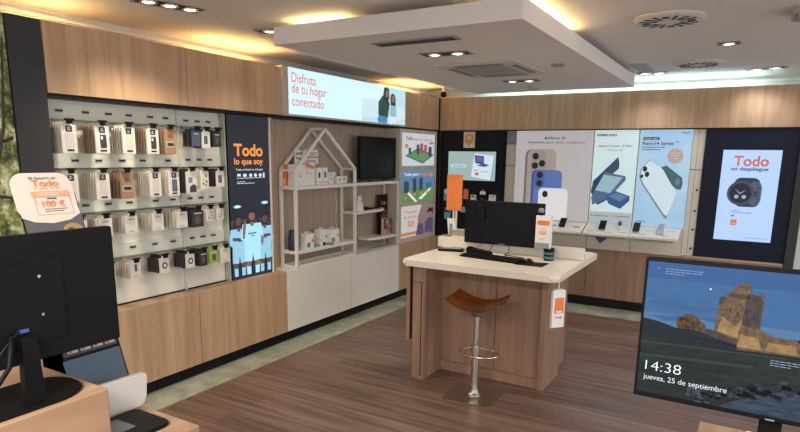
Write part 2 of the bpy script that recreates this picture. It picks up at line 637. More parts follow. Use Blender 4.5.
def pegboard(y0, y1, label, rows):
    t = thing('display_bay', label, 'display', (-0.15, (y0 + y1) / 2, ZB), 'white display bays for accessories')
    obj('back_panel', M().box(-0.34, -0.145, y0, y1, ZB, 1.925), PEG, t)
    obj('side_cheek', M().box(-0.145, -0.125, y0, y0 + 0.006, ZB, 1.925), RAILY, t)
    for z in rows:
        obj('header_strip', M().box(-0.145, -0.139, y0 + 0.008, y1, z - 0.015, z + 0.075), RAILY, t)
        obj('glass_ledge', M().box(-0.145, -0.10, y0 + 0.008, y1, z - 0.022, z - 0.016), GLASSE, t)
    obj('bottom_strip', M().box(-0.145, -0.13, y0 + 0.008, y1, ZB, ZB + 0.008), BLACK, t)
    return t


pegboard(-4.76, -3.815, 'pale lit display bay of phone case packs nearest the camera', (1.83, 1.55, 1.28, 0.975))
pegboard(-3.81, -3.42, 'narrow pale display bay of accessory packs beside the football poster', (1.83, 1.55, 1.28, 0.975))
obj_t = thing('glass_divider', 'pale green glass upright between the accessory bay and the football poster', 'panel', (-0.08, -3.41, ZB))
obj('pane', M().box(-0.145, -0.092, -3.418, -3.405, ZB + 0.001, 1.924), mat('green_glass', (0.55, 0.62, 0.50), 0.15, trans=0.3), obj_t)

PTS = 0
LAB_COL = {}


def pack_proto(kind):
    """one pack, local coords: front faces +X, hangs from its top; origin = top centre front"""
    W, H, T = kind['w'], kind['h'], kind.get('t', 0.014)
    t = thing('accessory_pack', '', 'package', (0, 0, 0), local=True)
    obj('box', M().box(-T, 0, -W / 2, W / 2, -H, -0.018, 0.0012, 1), kind['m'], t)
    obj('hang_tab', M().prism([(-T * 0.55, y, z) for y, z in ((-W * 0.3, -0.018), (W * 0.3, -0.018), (W * 0.22, 0.0), (-W * 0.22, 0.0))], (0.002, 0, 0)), kind['m'], t)
    return t


def front_art(t, kind):
    W, H = kind['w'], kind['h']
    p = Panel((0.0003, -W / 2, -H), (0, 1, 0), (0, 0, 1), W, H - 0.018)
    a = kind.get('art')
    if a in ('case', 'phone', 'blue'):
        p.shape('logo_square', [rect(0.30, 0.76, 0.72, 0.97)], INK, t)
        p.shape('logo_mark', [rect(0.42, 0.82, 0.60, 0.85), rect(0.42, 0.90, 0.60, 0.93), rect(0.42, 0.85, 0.48, 0.90)], PAPER, t, 2)
        p.shape('caption_strip', [rect(0.30, 0.07, 0.76, 0.14)], INK, t)
    if a == 'case':
        p.shape('clear_case', [rrect(0.25, 0.20, 0.80, 0.72, 0.08, 0.05)], mat('clear_case', (0.60, 0.58, 0.53), 0.3), t)
    if a == 'phone':
        p.shape('phone_print', [rrect(0.32, 0.20, 0.78, 0.70, 0.07, 0.04)], mat('dark_case', (0.045, 0.04, 0.05), 0.4), t)
        p.shape('phone_lens', [rrect(0.38, 0.52, 0.52, 0.64, 0.03, 0.03)], PAPER, t, 2)
    if a == 'blue':
        p.shape('phone_print', [rrect(0.30, 0.18, 0.78, 0.70, 0.07, 0.04)], mat('slate_case', (0.09, 0.13, 0.19), 0.35), t)
    if a == 'kraft':
        p.shape('window', [rect(0.12, 0.28, 0.85, 0.52)], mat('grey_band', (0.42, 0.40, 0.38), 0.5), t)
        p.shape('caption_strip', [rect(0.22, 0.34, 0.80, 0.47)], INK, t, 2)
        p.shape('headline', [rect(0.32, 0.66, 0.72, 0.82)], mat('brown_print', (0.18, 0.10, 0.06), 0.6), t)
    if a == 'ring':
        p.shape('ring_print', [ell(0.5, 0.50, 0.30, 0.23)], INK, t)
        p.shape('ring_hole', [ell(0.5, 0.50, 0.17, 0.13)], PAPER, t, 2)
    if a == 'strap':
        p.shape('strap_print', [rect(0.40, 0.45, 0.62, 0.92)], mat('strap_dark', (0.08, 0.07, 0.08), 0.5), t)
        p.shape('caption_strip', [rect(0.3, 0.1, 0.7, 0.14)], GREYT, t)
    if a == 'plain':
        p.shape('headline', [rect(0.25, 0.80, 0.75, 0.86)], GREYT, t)
        p.shape('caption_strip', [rect(0.25, 0.12, 0.7, 0.16)], GREYT, t)
    if a == 'charger':
        p.shape('window', [rect(0.15, 0.50, 0.55, 0.74)], mat('sky_print', (0.12, 0.25, 0.42), 0.5), t)
        p.shape('product_print', [[(0.25, 0.05), (0.9, 0.05), (0.9, 0.36), (0.62, 0.42), (0.25, 0.30)]], mat('charcoal_print', (0.05, 0.05, 0.06), 0.5), t)
    if a == 'dots':
        p.shape('product_print', [ell(0.3, 0.3, 0.12, 0.08), ell(0.7, 0.42, 0.12, 0.08), ell(0.6, 0.2, 0.1, 0.06), ell(0.65, 0.75, 0.1, 0.08), rect(0.2, 0.5, 0.4, 0.56)], mat('grey_print', (0.16, 0.16, 0.17), 0.5), t)
    if a == 'box':
        p.shape('product_print', [rrect(0.2, 0.25, 0.65, 0.75, 0.08, 0.06)], mat('dark_product', (0.10, 0.11, 0.13), 0.4), t)
    if a == 'dark':
        p.shape('product_print', [rrect(0.25, 0.2, 0.7, 0.7, 0.08, 0.06)], mat('mid_product', (0.09, 0.09, 0.12), 0.4), t)
        p.shape('headline', [rect(0.2, 0.8, 0.8, 0.86)], PAPER, t)


def copy_thing(src, loc, label, group):
    r = src.copy()
    COL.objects.link(r)
    r.location = loc
    r['label'] = label
    r['group'] = group
    for ch in src.children:
        c = ch.copy()
        COL.objects.link(c)
        c.parent = r
    return r


BEIGE = mat('beige_pack', (0.60, 0.56, 0.47), 0.55)
CLEARW = mat('white_pack', (0.72, 0.69, 0.62), 0.5)
GRNY = mat('brown_pack', (0.26, 0.18, 0.13), 0.55)
BLUEP = mat('blue_pack', (0.06, 0.10, 0.20), 0.45)
LIME = mat('lime_pack', (0.32, 0.50, 0.10), 0.4)
BLK = mat('black_pack', (0.03, 0.027, 0.03), 0.45)
PURP = mat('purple_print', (0.22, 0.16, 0.24), 0.45)
S = dict(w=0.088, h=0.175, m=CLEARW)
S2 = dict(w=0.088, h=0.185, m=CLEARW)
K = {
    'case': dict(S, art='case'), 'phone': dict(S, art='phone'), 'blue': dict(S, art='blue'),
    'kraft': dict(S, m=KRAFT, art='kraft'), 'back': dict(S, m=BEIGE), 'backb': dict(S, m=GRNY),
    'small': dict(w=0.088, h=0.125, m=CLEARW, art='plain'), 'smallb': dict(w=0.088, h=0.125, m=BEIGE),
    'strap': dict(w=0.075, h=0.115, m=CLEARW, art='strap'), 'strapb': dict(w=0.07, h=0.115, m=BEIGE),
    'ring': dict(w=0.072, h=0.115, m=CLEARW, art='ring'), 'ringb': dict(w=0.085, h=0.115, m=BLK),
    'charger': dict(w=0.088, h=0.165, m=CLEARW, art='charger'), 'chargerb': dict(w=0.088, h=0.165, m=BLK),
    'dots': dict(w=0.07, h=0.14, m=CLEARW, art='dots'),
    'dotsb': dict(w=0.07, h=0.14, m=BEIGE),
    'box': dict(w=0.07, h=0.13, m=CLEARW, art='box'), 'boxb': dict(w=0.07, h=0.13, m=BLK),
    'bluebox': dict(w=0.07, h=0.12, m=BLUEP, art='dark'), 'dark': dict(w=0.07, h=0.12, m=BLK, art='dark'), 'darkb': dict(w=0.07, h=0.12, m=BLK),
    'lime': dict(w=0.075, h=0.115, m=LIME, art='dark'), 'limeb': dict(w=0.07, h=0.115, m=LIME),
    'sw': dict(w=0.06, h=0.10, m=CLEARW, art='dots'), 'swb': dict(w=0.06, h=0.10, m=BEIGE),
    'darkw': dict(w=0.10, h=0.135, m=BLK, art='dark'), 'darkwb': dict(w=0.10, h=0.135, m=BLK),
}
DESC = {'case': 'white boxed clear phone case', 'phone': 'white boxed black phone case', 'blue': 'white boxed slate blue phone case', 'kraft': 'brown kraft boxed phone case',
        'small': 'short white accessory pack', 'strap': 'white pack with a dark strap picture', 'ring': 'white pack with a black ring picture', 'charger': 'white charger pack with a blue corner picture',
        'dots': 'white pack of small grey gadgets', 'box': 'white pack with a dark gadget picture', 'bluebox': 'navy blue accessory pack', 'dark': 'black accessory pack', 'lime': 'lime green trimmed accessory pack', 'sw': 'small white pack', 'darkw': 'wide black accessory pack'}
BK = {'case': 'back', 'phone': 'backb', 'blue': 'back', 'kraft': 'backb', 'small': 'smallb', 'strap': 'strapb', 'ring': 'ringb', 'charger': 'chargerb', 'dots': 'dotsb', 'box': 'boxb', 'bluebox': 'darkb', 'dark': 'darkb', 'lime': 'limeb', 'sw': 'swb', 'darkw': 'darkwb'}
PROTO = {}
used = set()


def proto(k):
    if k not in PROTO:
        t = pack_proto(K[k])
        if 'art' in K[k]:
            front_art(t, K[k])
        PROTO[k] = t
    return PROTO[k]


def put(k, loc, label, group):
    p = proto(k)
    if k not in used:
        used.add(k)
        p.location = loc
        p['label'] = label
        p['group'] = group
        return p
    return copy_thing(p, loc, label, group)


# hook prototype: rod along +X with its lock at the tip, origin at the tip on the rod axis
hook0 = thing('display_hook', '', 'hook', (0, 0, 0), local=True)
obj('rod', M().tube([(-0.16, 0, 0), (0.012, 0, 0)], 0.0025, 6), CHROME, hook0)
obj('security_lock', M().box(0.006, 0.022, -0.016, 0.016, -0.018, 0.012, 0.003).box(0.004, 0.024, -0.026, 0.026, 0.002, 0.012, 0.002), BLKPLA, hook0)
hook_used = [False]
tag0 = None
ROWN = {1.80: 'top row', 1.525: 'second row', 1.255: 'third row', 0.955: 'bottom row'}
ORD = ['first', 'second', 'third', 'fourth', 'fifth', 'sixth', 'seventh', 'eighth', 'ninth']
ROWS = {
    1.80: [(-4.675, 'case', 5), (-4.475, 'phone', 5), (-4.30, 'case', 5), (-4.128, 'phone', 5), (-3.995, 'kraft', 4),
           (-3.775, 'bluebox', 3), (-3.69, 'box', 3), (-3.59, 'dark', 3)],
    1.525: [(-4.69, 'case', 5), (-4.495, 'case', 5), (-4.335, 'kraft', 4), (-4.13, 'case', 6), (-3.985, 'blue', 5),
            (-3.835, 'charger', 3), (-3.72, 'dots', 2), (-3.575, 'box', 4)],
    1.255: [(-4.66, 'small', 4), (-4.50, 'small', 4), (-4.325, 'small', 4), (-4.13, 'small', 4), (-3.935, 'small', 4),
            (-3.80, 'darkw', 5), (-3.69, 'sw', 3), (-3.59, 'sw', 3)],
    0.955: [(-4.66, 'strap', 4), (-4.50, 'strap', 4), (-4.32, 'strap', 5), (-4.10, 'ring', 7), (-3.885, 'ring', 7),
            (-3.77, 'dark', 5), (-3.67, 'lime', 4), (-3.56, 'small', 3)],
}
for z, hooks in ROWS.items():
    rn = ROWN[z]
    for i, (y, k, n) in enumerate(hooks):
        grp = 'accessory packs, ' + rn
        put(k, (0.02, y, z - 0.003), '%s, front of %s hook from left, %s' % (DESC[k], ORD[i], rn), grp)
        bk = BK[k]
        step = 0.125 / max(n, 2)
        for j in range(1, n):
            put(bk, (0.02 - 0.004 - j * max(step, 0.0165), y + random.uniform(-0.003, 0.003), z - 0.003 + random.uniform(-0.002, 0)),
                'plain pack hanging %s from the front, %s hook from left, %s' % (ORD[j], ORD[i], rn), grp)
        lab = 'wire display hook with black lock, %s from the left in the %s' % (ORD[i], rn)
        if not hook_used[0]:
            hook_used[0] = True
            h = hook0
            h.location = (0.02, y, z + 0.002)
            h['label'] = lab
            h['group'] = 'display hooks'
        else:
            copy_thing(hook0, (0.02, y, z + 0.002), lab, 'display hooks')
# price holders on the header strips
pt0 = None
for z, ys in ((1.885, (-4.72, -4.63, -4.47, -4.32, -4.18, -4.02, -3.90)), (1.60, (-4.71, -4.56, -4.41, -4.25, -4.10, -3.90)), (1.33, (-4.70, -4.52, -4.37, -4.22, -4.02, -3.88)), (1.035, (-4.56, -4.40, -4.22, -4.05, -3.90))):
    for i, y in enumerate(ys):
        if pt0 is None:
            pt0 = thing('price_tag', '', 'price tag', (0, 0, 0), local=True)
            obj('holder', M().box(-0.006, 0, -0.024, 0.024, -0.012, 0.012, 0.001, 1), mat('grey_holder', (0.55, 0.56, 0.52), 0.5), pt0)
            obj('black_label', M().box(0.0, 0.001, -0.022, 0.022, -0.008, 0.004), INK, pt0)
            c = pt0
            c.location = (-0.133, y, z - 0.02)
        else:
            c = copy_thing(pt0, (-0.133, y, z - 0.02), '', '')
        rn = {1.885: 'top', 1.60: 'second', 1.33: 'third', 1.035: 'bottom'}[z]
        c['label'] = 'tiny black price tag on the %s header strip, %s from the left' % (rn, ORD[i])
        c['group'] = 'price tags on the left bay'
for z in (1.858, 1.585, 1.31, 1.02):
    rn = {1.858: 'top', 1.585: 'second', 1.31: 'third', 1.02: 'bottom'}[z]
    for i, y in enumerate((-3.73, -3.63, -3.53)):
        copy_thing(pt0, (-0.133, y, z), 'tiny price tag in the narrow accessory bay, %s row, %s from the left' % (rn, ORD[i]), 'price tags on the narrow bay')

# ------------------------------------------------------------------ football poster
struct('trim_6', M().box(-0.34, -0.11, -3.40, -2.865, ZB, 1.925), OAK)
fp = thing('lit_poster', 'tall dark lit poster of three footballers in white reading Todo lo que soy', 'poster', (-0.1, -3.17, ZB))
FX0, FX1 = -3.395, -2.945
obj('frame', M().box(-0.11, -0.088, FX0, FX1, ZB + 0.001, 1.925), BLACK, fp)
P = Panel((-0.0875, FX0, ZB + 0.001), (0, 1, 0), (0, 0, 1), FX1 - FX0, 1.284)
obj('lit_face', M().box(-0.0885, -0.0876, FX0 + 0.003, FX1 - 0.003, ZB + 0.004, 1.922), scr('poster_black', (0.028, 0.03, 0.042), 0.7), fp)
PO = scr('poster_orange', (0.95, 0.32, 0.06), 0.85)
PW = scr('poster_white', (0.8, 0.85, 0.9), 0.75)
P.text('lettering', 'Todo', 0.14, 0.755, 0.70, 0.075, PO, fp, 0.03)
P.text('lettering', 'lo que soy', 0.14, 0.695, 0.70, 0.05, PO, fp, 0.025)
P.text('lettering', 'Todo el fútbol en Orange', 0.17, 0.667, 0.66, 0.014, PW, fp, 0.02)
P.shape('sponsor_row', [rect(0.20, 0.635, 0.28, 0.65), rect(0.34, 0.632, 0.42, 0.65)] + [ell(x, 0.64, 0.035, 0.011) for x in (0.52, 0.64, 0.76)] + [rect(0.83, 0.622, 0.87, 0.655)], PW, fp)
P.shape('small_print', lines([(0.622, 1), (0.60, 0.3), (0.59, 0.7)], 0.19, 0.80, 0.004), PW, fp)
P.shape('stadium', [[(0.0, 0.0), (1, 0.0), (1, 0.375), (0.5, 0.40), (0, 0.375)]], scr('stadium_dark', (0.03, 0.035, 0.06), 0.6), fp)
cr_ = []
rnd = random.Random(5)
for k in range(70):
    a = rnd.uniform(0.02, 0.98)
    b = rnd.uniform(0.27, 0.37)
    cr_.append(ell(a, b, 0.016, 0.006, 8))
P.shape('crowd', cr_, scr('crowd_print', (0.20, 0.12, 0.12), 0.5), fp, 2)
P.shape('floodlight', [ell(0.17, 0.452, 0.09, 0.010), ell(0.85, 0.465, 0.09, 0.010)], scr('flood_print', (0.25, 0.60, 0.80), 0.9), fp, 2)
P.shape('floodlight', [ell(0.17, 0.452, 0.05, 0.006), ell(0.85, 0.465, 0.05, 0.006)], scr('flood_core', (0.7, 0.95, 1), 1.0), fp, 3)
KIT = scr('kit_print', (0.42, 0.78, 0.98), 0.85)
KIT2 = scr('kit_shade', (0.33, 0.64, 0.86), 0.78)
SK2 = scr('player_skin', (0.17, 0.10, 0.085), 0.6)
SK3 = scr('player_skin_lit', (0.32, 0.18, 0.13), 0.6)


def player(c, top, w, lay, kit, sk, arms):
    H = top
    P.shape('player_print', [[(c - w * .5, H - .10), (c + w * .5, H - .10), (c + w * .62, H - .19), (c + w * .42, H - .21), (c + w * .40, H - .30), (c - w * .40, H - .30), (c - w * .42, H - .21), (c - w * .62, H - .19)],
                             [(c - w * .40, H - .30), (c + w * .40, H - .30), (c + w * .46, H - .425), (c + w * .08, H - .43), (c, H - .35), (c - w * .08, H - .43), (c - w * .46, H - .425)],
                             [(c - w * .36, 0.02), (c - w * .14, 0.02), (c - w * .10, H - .42), (c - w * .42, H - .42)], [(c + w * .14, 0.02), (c + w * .36, 0.02), (c + w * .42, H - .42), (c + w * .10, H - .42)]][::1] if False else [[(c - w * .5, H - .10), (c + w * .5, H - .10), (c + w * .62, H - .19), (c + w * .42, H - .21), (c + w * .44, 0.105), (c + w * .06, 0.10), (c, 0.15), (c - w * .06, 0.10), (c - w * .44, 0.105), (c - w * .42, H - .21), (c - w * .62, H - .19)], [(c - w * .34, 0.02), (c - w * .12, 0.02), (c - w * .12, .09), (c - w * .36, .09)], [(c + w * .12, 0.02), (c + w * .34, 0.02), (c + w * .36, .09), (c + w * .12, .09)]], kit, fp, lay)
    P.shape('player_print', [ell(c, H - .05, w * .17, .03), [(c - w * .1, H - .09), (c + w * .1, H - .09), (c + w * .08, H - .115), (c - w * .08, H - .115)],
                             [(c - w * .33, .07), (c - w * .13, .07), (c - w * .10, .10), (c - w * .38, .10)], [(c + w * .13, .07), (c + w * .33, .07), (c + w * .38, .10), (c + w * .10, .10)]] + arms, sk, fp, lay + 1)
    P.shape('player_print', [[(c - w * .17, H - .05), (c - w * .15, H - .02), (c, H - .01), (c + w * .15, H - .02), (c + w * .17, H - .05), (c + w * .12, H - .032), (c - w * .12, H - .032)]], HAIR, fp, lay + 2)
    P.shape('shirt_print', [rect(c - w * .22, H - .165, c + w * .22, H - .158), rect(c - w * .05, H - .18, c + w * .1, H - .174)], scr('shirt_ink', (0.05, 0.08, 0.2), 0.5), fp, lay + 2)


player(0.18, 0.415, 0.38, 3, KIT2, SK2, [[(.03, .245), (.30, .235), (.30, .255), (.03, .265)]])
player(0.83, 0.415, 0.38, 3, KIT2, SK2, [[(.70, .24), (.98, .245), (.98, .262), (.70, .262)]])
player(0.50, 0.44, 0.46, 6, KIT, SK3, [[(.26, .25), (.31, .25), (.36, .35), (.33, .37), (.27, .32)], [(.72, .21), (.76, .19), (.79, .245), (.72, .26)]])
fr = obj('side_trim', M().box(-0.11, -0.08, FX1 + 0.002, FX1 + 0.016, ZB + 0.001, 1.925), WHITEM, fp)

# ------------------------------------------------------------------ slatted bay, house shelf
struct('trim_7', M().box(-0.34, -0.20, -2.86, -1.905, ZB, 1.925), SLAT)
struct('trim_8', M().box(-0.34, -0.20, -1.90, -0.955, ZB, 1.925), SLAT)
hs = thing('house_shelf', 'white metal house outline shelf with two levels standing on the white cabinets', 'shelf', (-0.09, -2.26, ZB))
W_ = 0.012


def bar(mb, a, b, w=W_):
    a, b = Vector(a), Vector(b)
    d = (b - a).normalized()
    s1 = d.cross(Vector((1, 0, 0)))
    if s1.length < 1e-3:
        s1 = Vector((0, 0, 1))
    s1.normalize()
    s2 = d.cross(s1)
    q = [a + s1 * i * w + s2 * j * w for i, j in ((-1, -1), (1, -1), (1, 1), (-1, 1))]
    mb.prism(q, b - a)


HY0, HY1, HYM, ZE, ZA = -2.71, -1.815, -2.29, 1.495, 1.86
for fx in (-0.012, -0.175):
    mb = M()
    z0 = ZB + 0.012
    bar(mb, (fx, HY0, ZB + 0.0005), (fx, HY0, ZE))
    bar(mb, (fx, HY1, ZB + 0.0005), (fx, HY1, ZE))
    bar(mb, (fx, HY0, z0), (fx, HY1, z0))
    bar(mb, (fx, HY0, ZE), (fx, HYM, ZA))
    bar(mb, (fx, HY1, ZE), (fx, HYM, ZA))
    obj('front_frame' if fx > -0.1 else 'back_frame', mb, WHITEM, hs)
mb = M()
for (y, z) in ((HY0, ZB + 0.012), (HY1, ZB + 0.012), (HY0, ZE), (HY1, ZE), (HYM, ZA)):
    bar(mb, (-0.012, y, z), (-0.175, y, z), 0.011)
obj('cross_bars', mb, WHITEM, hs)
obj('shelf', M().box(-0.19, 0.004, HY0 - 0.012, HY1 + 0.012, 1.33, 1.36, 0.002, 1), WHITEM, hs)
obj('shelf', M().box(-0.19, 0.004, HY0 - 0.012, HY1 + 0.012, 0.765, 0.79, 0.002, 1), WHITEM, hs)

ts = thing('side_shelf', 'white shelf unit with stepped boards carrying the television right of the house shelf', 'shelf', (-0.09, -1.4, ZB))
obj('shelf', M().box(-0.19, 0.004, HY1 + 0.014, -0.985, 1.33, 1.36, 0.002, 1), WHITEM, ts)
obj('shelf', M().prism([(-0.19, -1.79, 1.045), (0.0, -1.79, 1.045), (0.0, -1.33, 1.045), (-0.07, -1.17, 1.045), (-0.19, -1.17, 1.045)], (0, 0, 0.025)), WHITEM, ts)
obj('shelf', M().prism([(-0.19, -1.50, 0.745), (-0.06, -1.50, 0.745), (0.0, -1.36, 0.745), (0.0, -1.01, 0.745), (-0.19, -1.01, 0.745)], (0, 0, 0.025)), WHITEM, ts)
obj('post', M().box(-0.012, 0.008, -1.005, -0.985, ZB + 0.001, 1.33), WHITEM, ts)
obj('post', M().box(-0.19, -0.17, -1.005, -0.985, ZB + 0.001, 1.33), WHITEM, ts)
obj('bottom_rail', M().box(-0.012, 0.008, HY1 + 0.014, -1.006, ZB + 0.001, ZB + 0.022).box(-0.19, -0.17, HY1 + 0.014, -1.006, ZB + 0.001, ZB + 0.022), mat('grey_rail', (0.45, 0.43, 0.40), 0.4), ts)

tv = thing('television', 'black switched off television on the white shelf left of the three posters', 'television', (-0.09, -1.26, 1.36))
obj('casing', M().box(-0.085, -0.055, -1.66, -0.955, 1.385, 1.82, 0.004), BLKPLA, tv)
obj('screen', M().box(-0.0549, -0.0535, -1.65, -0.965, 1.40, 1.812), BLKSCR, tv)
for y in (-1.53, -1.08):
    obj('foot', M().prism([(-0.16, y - 0.012, 1.3605), (-0.165, y + 0.012, 1.3605), (-0.07, y + 0.006, 1.39), (0.0, y + 0.012, 1.3605), (0.0, y - 0.012, 1.3605), (-0.07, y - 0.006, 1.39)], (0, 0, 0.007)), BLKPLA, tv)


def simple(name, mb, m, label, cat, group=None, smooth=None):
    return tag(obj(name, mb, m, None, smooth), label, cat, group)


# things on the upper level of the house shelf
Z1 = 1.3605
G1 = 'boxes on the upper level of the house shelf'
t = thing('thin_box', 'thin orange edged box at the left end of the upper level of the house shelf', 'box', (-0.12, -2.79 + 0.11, Z1), G1)
obj('box', M().box(-0.160, -0.138, -2.697, -2.60, Z1, 1.545, 0.001, 1), ORANGE, t)
obj('label_patch', M().box(-0.155, -0.142, -2.6978, -2.6971, Z1 + 0.01, 1.42), PAPER, t)
for i, (y0, y1, x) in enumerate(((-2.67, -2.53, -0.045), (-2.525, -2.39, -0.05))):
    t = thing('patterned_bag', ['white bag printed with scattered coloured marks, left one on the house shelf', 'white bag printed with scattered coloured marks, right one with orange top flap'][i], 'bag', (x, (y0 + y1) / 2, Z1), G1)
    obj('bag', M().box(x - 0.085, x, y0, y1, Z1, 1.545 + 0.015 * i, 0.003, 1), PAPER, t)
    p = Panel((x + 0.0002, y0, Z1), (0, 1, 0), (0, 0, 1), y1 - y0, 0.175)
    rnd = random.Random(11 + i)
    for m_, nm in ((ORANGE, 'orange_marks'), (INK, 'dark_marks'), (mat('pink_print', (0.65, 0.3, 0.25), 0.6), 'pink_marks')):
        sh = []
        for k in range(6):
            a, b = rnd.uniform(0.08, 0.85), rnd.uniform(0.08, 0.85)
            s_ = rnd.uniform(0.03, 0.08)
            sh.append([(a, b), (a + s_, b + s_ * 0.3), (a + s_ * 1.1, b + s_), (a + 0.2 * s_, b + s_ * 0.7)])
        p.shape(nm, sh, m_, t)
    if i:
        obj('orange_flap', M().prism([(x + 0.001, -2.53, 1.53), (x + 0.001, -2.42, 1.50), (x + 0.001, -2.40, 1.525), (x + 0.001, -2.51, 1.56)], (0.003, 0, 0)), ORANGE, t)
t = thing('standing_card', 'white standing card printed with dark letters behind the patterned bags', 'card', (-0.15, -2.5, Z1), G1)
obj('card', M().prism([(-0.142, -2.575, 1.3605), (-0.142, -2.41, 1.3605), (-0.142, -2.395, 1.655), (-0.142, -2.55, 1.68)], (-0.006, 0, 0)), PAPER, t)
p = Panel((-0.1417, -2.56, 1.565), (0, 1, 0), (0, 0, 1), 0.15, 0.1)
p.text('lettering', 'wifi', 0.15, 0.62, 0.6, 0.3, INK, t, 0.02)
p.text('lettering', 'hogar', 0.15, 0.15, 0.65, 0.32, INK, t, 0.02)
t = thing('letter_sign', 'small white sign reading Smart Home fixed on the slatted wall', 'sign', (-0.195, -2.3, 1.55))
p = Panel((-0.199, -2.42, 1.55), (0, 1, 0), (0, 0, 1), 0.22, 0.13)
obj('strip', M().box(-0.1999, -0.194, -2.36, -2.16, 1.615, 1.675), PAPER, t)
obj('strip', M().box(-0.1999, -0.194, -2.36, -2.16, 1.545, 1.60), PAPER, t)
p = Panel((-0.1938, -2.36, 1.545), (0, 1, 0), (0, 0, 1), 0.20, 0.13)
p.text('lettering', 'Smart', 0.08, 0.62, 0.8, 0.3, GREYT, t, 0.02)
p.text('lettering', 'Home', 0.08, 0.08, 0.75, 0.28, GREYT, t, 0.02)


def camera_box(y0, y1, x, z0, h, label, group, m2=INK):
    t = thing('device_box', label, 'box', (x, (y0 + y1) / 2, z0), group)
    obj('box', M().box(x - 0.06, x, y0, y1, z0, z0 + h, 0.002, 1), PAPER, t)
    p = Panel((x + 0.0002, y0, z0), (0, 1, 0), (0, 0, 1), y1 - y0, h)
    p.shape('product_print', [rrect(0.3, 0.4, 0.62, 0.75, 0.1, 0.08)], m2, t)
    p.shape('caption_strip', [rect(0.15, 0.12, 0.8, 0.17)], GREYT, t)
    return t


camera_box(-2.365, -2.285, -0.05, Z1, 0.15, 'white device box with dark camera picture right of the patterned bags', G1)
camera_box(-2.275, -2.20, -0.05, Z1, 0.155, 'white device box with a thin dark picture, second right of the patterned bags', G1)
camera_box(-2.19, -2.125, -0.04, Z1, 0.085, 'low white box with square code like picture in the middle of the upper level', G1, GREYT)
for i, y in enumerate((-2.09, -2.02)):
    t = thing('white_canister', ['white cylindrical device with grey top, left of two on the upper level', 'white cylindrical device with grey top, right of two on the upper level'][i], 'device', (-0.13, y, Z1), G1)
    obj('body', M().lathe((-0.13, y, Z1), [(0.03, 0), (0.032, 0.01), (0.032, 0.10), (0.028, 0.11)]), WHITE, t, 40)
    obj('top_cap', M().lathe((-0.13, y, Z1 + 0.1102), [(0.027, 0), (0.025, 0.012), (0.01, 0.016)]), GREYT, t, 40)
camera_box(-2.08, -2.0, -0.03, Z1, 0.07, 'small white box with grey picture in front of the cylindrical devices', G1, GREYT)
camera_box(-1.985, -1.89, -0.05, Z1, 0.07, 'low wide white box at the right end of the upper level of the house shelf', G1, GREYT)

# lower level
Z2 = 0.7905
G2 = 'devices on the lower level of the house shelf'
t = thing('bottle', 'navy blue insulated bottle at the left of the lower house shelf level', 'bottle', (-0.10, -2.65, Z2), G2)
NB = mat('navy_bottle', (0.02, 0.03, 0.07), 0.4)
obj('body', M().lathe((-0.10, -2.655, Z2), [(0.040, 0), (0.043, 0.008), (0.043, 0.12), (0.036, 0.14), (0.034, 0.15)]), NB, t, 40)
obj('cap', M().lathe((-0.10, -2.655, Z2 + 0.1505), [(0.034, 0), (0.034, 0.02), (0.026, 0.03), (0.02, 0.032)]), NB, t, 40)
GREEN = mat('green_patch', (0.08, 0.32, 0.20), 0.5)
for i, (y0, y1, x, h) in enumerate(((-2.555, -2.44, -0.03, 0.135), (-2.275, -2.155, -0.09, 0.14), (-2.145, -2.01, -0.06, 0.135))):
    t = thing('device_box', ['white device box with green corner beside the navy bottle', 'plain white device box with handle top, left of the right hand pair', 'white device box with green patch, right of the right hand pair'][i], 'box', (x, (y0 + y1) / 2, Z2), G2)
    obj('box', M().box(x - 0.075, x, y0, y1, Z2, Z2 + h, 0.003, 1), PAPER, t)
    obj('handle', M().tube([(x - 0.035, y0 + 0.02, Z2 + h), (x - 0.035, y0 + 0.025, Z2 + h + 0.015), (x - 0.035, y1 - 0.045, Z2 + h + 0.015), (x - 0.035, y1 - 0.04, Z2 + h)], 0.005, 6), PAPER, t)
    if i != 1:
        obj('green_patch', M().box(x + 0.0001, x + 0.0009, y0 + 0.01, y0 + 0.06, Z2 + 0.012, Z2 + 0.055), GREEN, t)
    obj('dark_print', M().box(x + 0.0001, x + 0.0009, y1 - 0.035, y1 - 0.02, Z2 + 0.06, Z2 + 0.085), INK, t)
for i, (y, w, h, m_) in enumerate(((-2.40, 0.04, 0.03, GREYT), (-2.345, 0.035, 0.06, WHITE), (-2.30, 0.03, 0.035, BLKPLA), (-2.22, 0.06, 0.022, GREYT))):
    o = obj('smart_plug', M().box(-0.05, -0.05 + w, y - w / 2, y + w / 2, Z2, Z2 + h, 0.004), m_)
    tag(o, ['small grey gadget lying right of the green cornered box', 'small white upright gadget in the middle of the lower level', 'small black gadget in the middle of the lower level', 'flat grey gadget in front of the white handle boxes'][i], 'gadget', G2)
simple('tray_card', M().box(-0.03, 0.0, -2.42, -1.95, Z2, Z2 + 0.004), PAPER, 'long white card strip lying at the front edge of the lower level', 'card')
simple('power_cable', M().tube([(-0.15, -1.96, Z2 + 0.002), (-0.13, -1.93, 0.86), (-0.12, -1.88, 0.94), (-0.14, -1.85, 0.88), (-0.17, -1.89, 0.83), (-0.17, -1.93, 1.02), (-0.17, -1.90, 1.15), (-0.185, -1.94, 1.325)], 0.0025, 6), WHITEM,
       'thin white cable looping down behind the right post of the house shelf', 'cable', smooth=60)

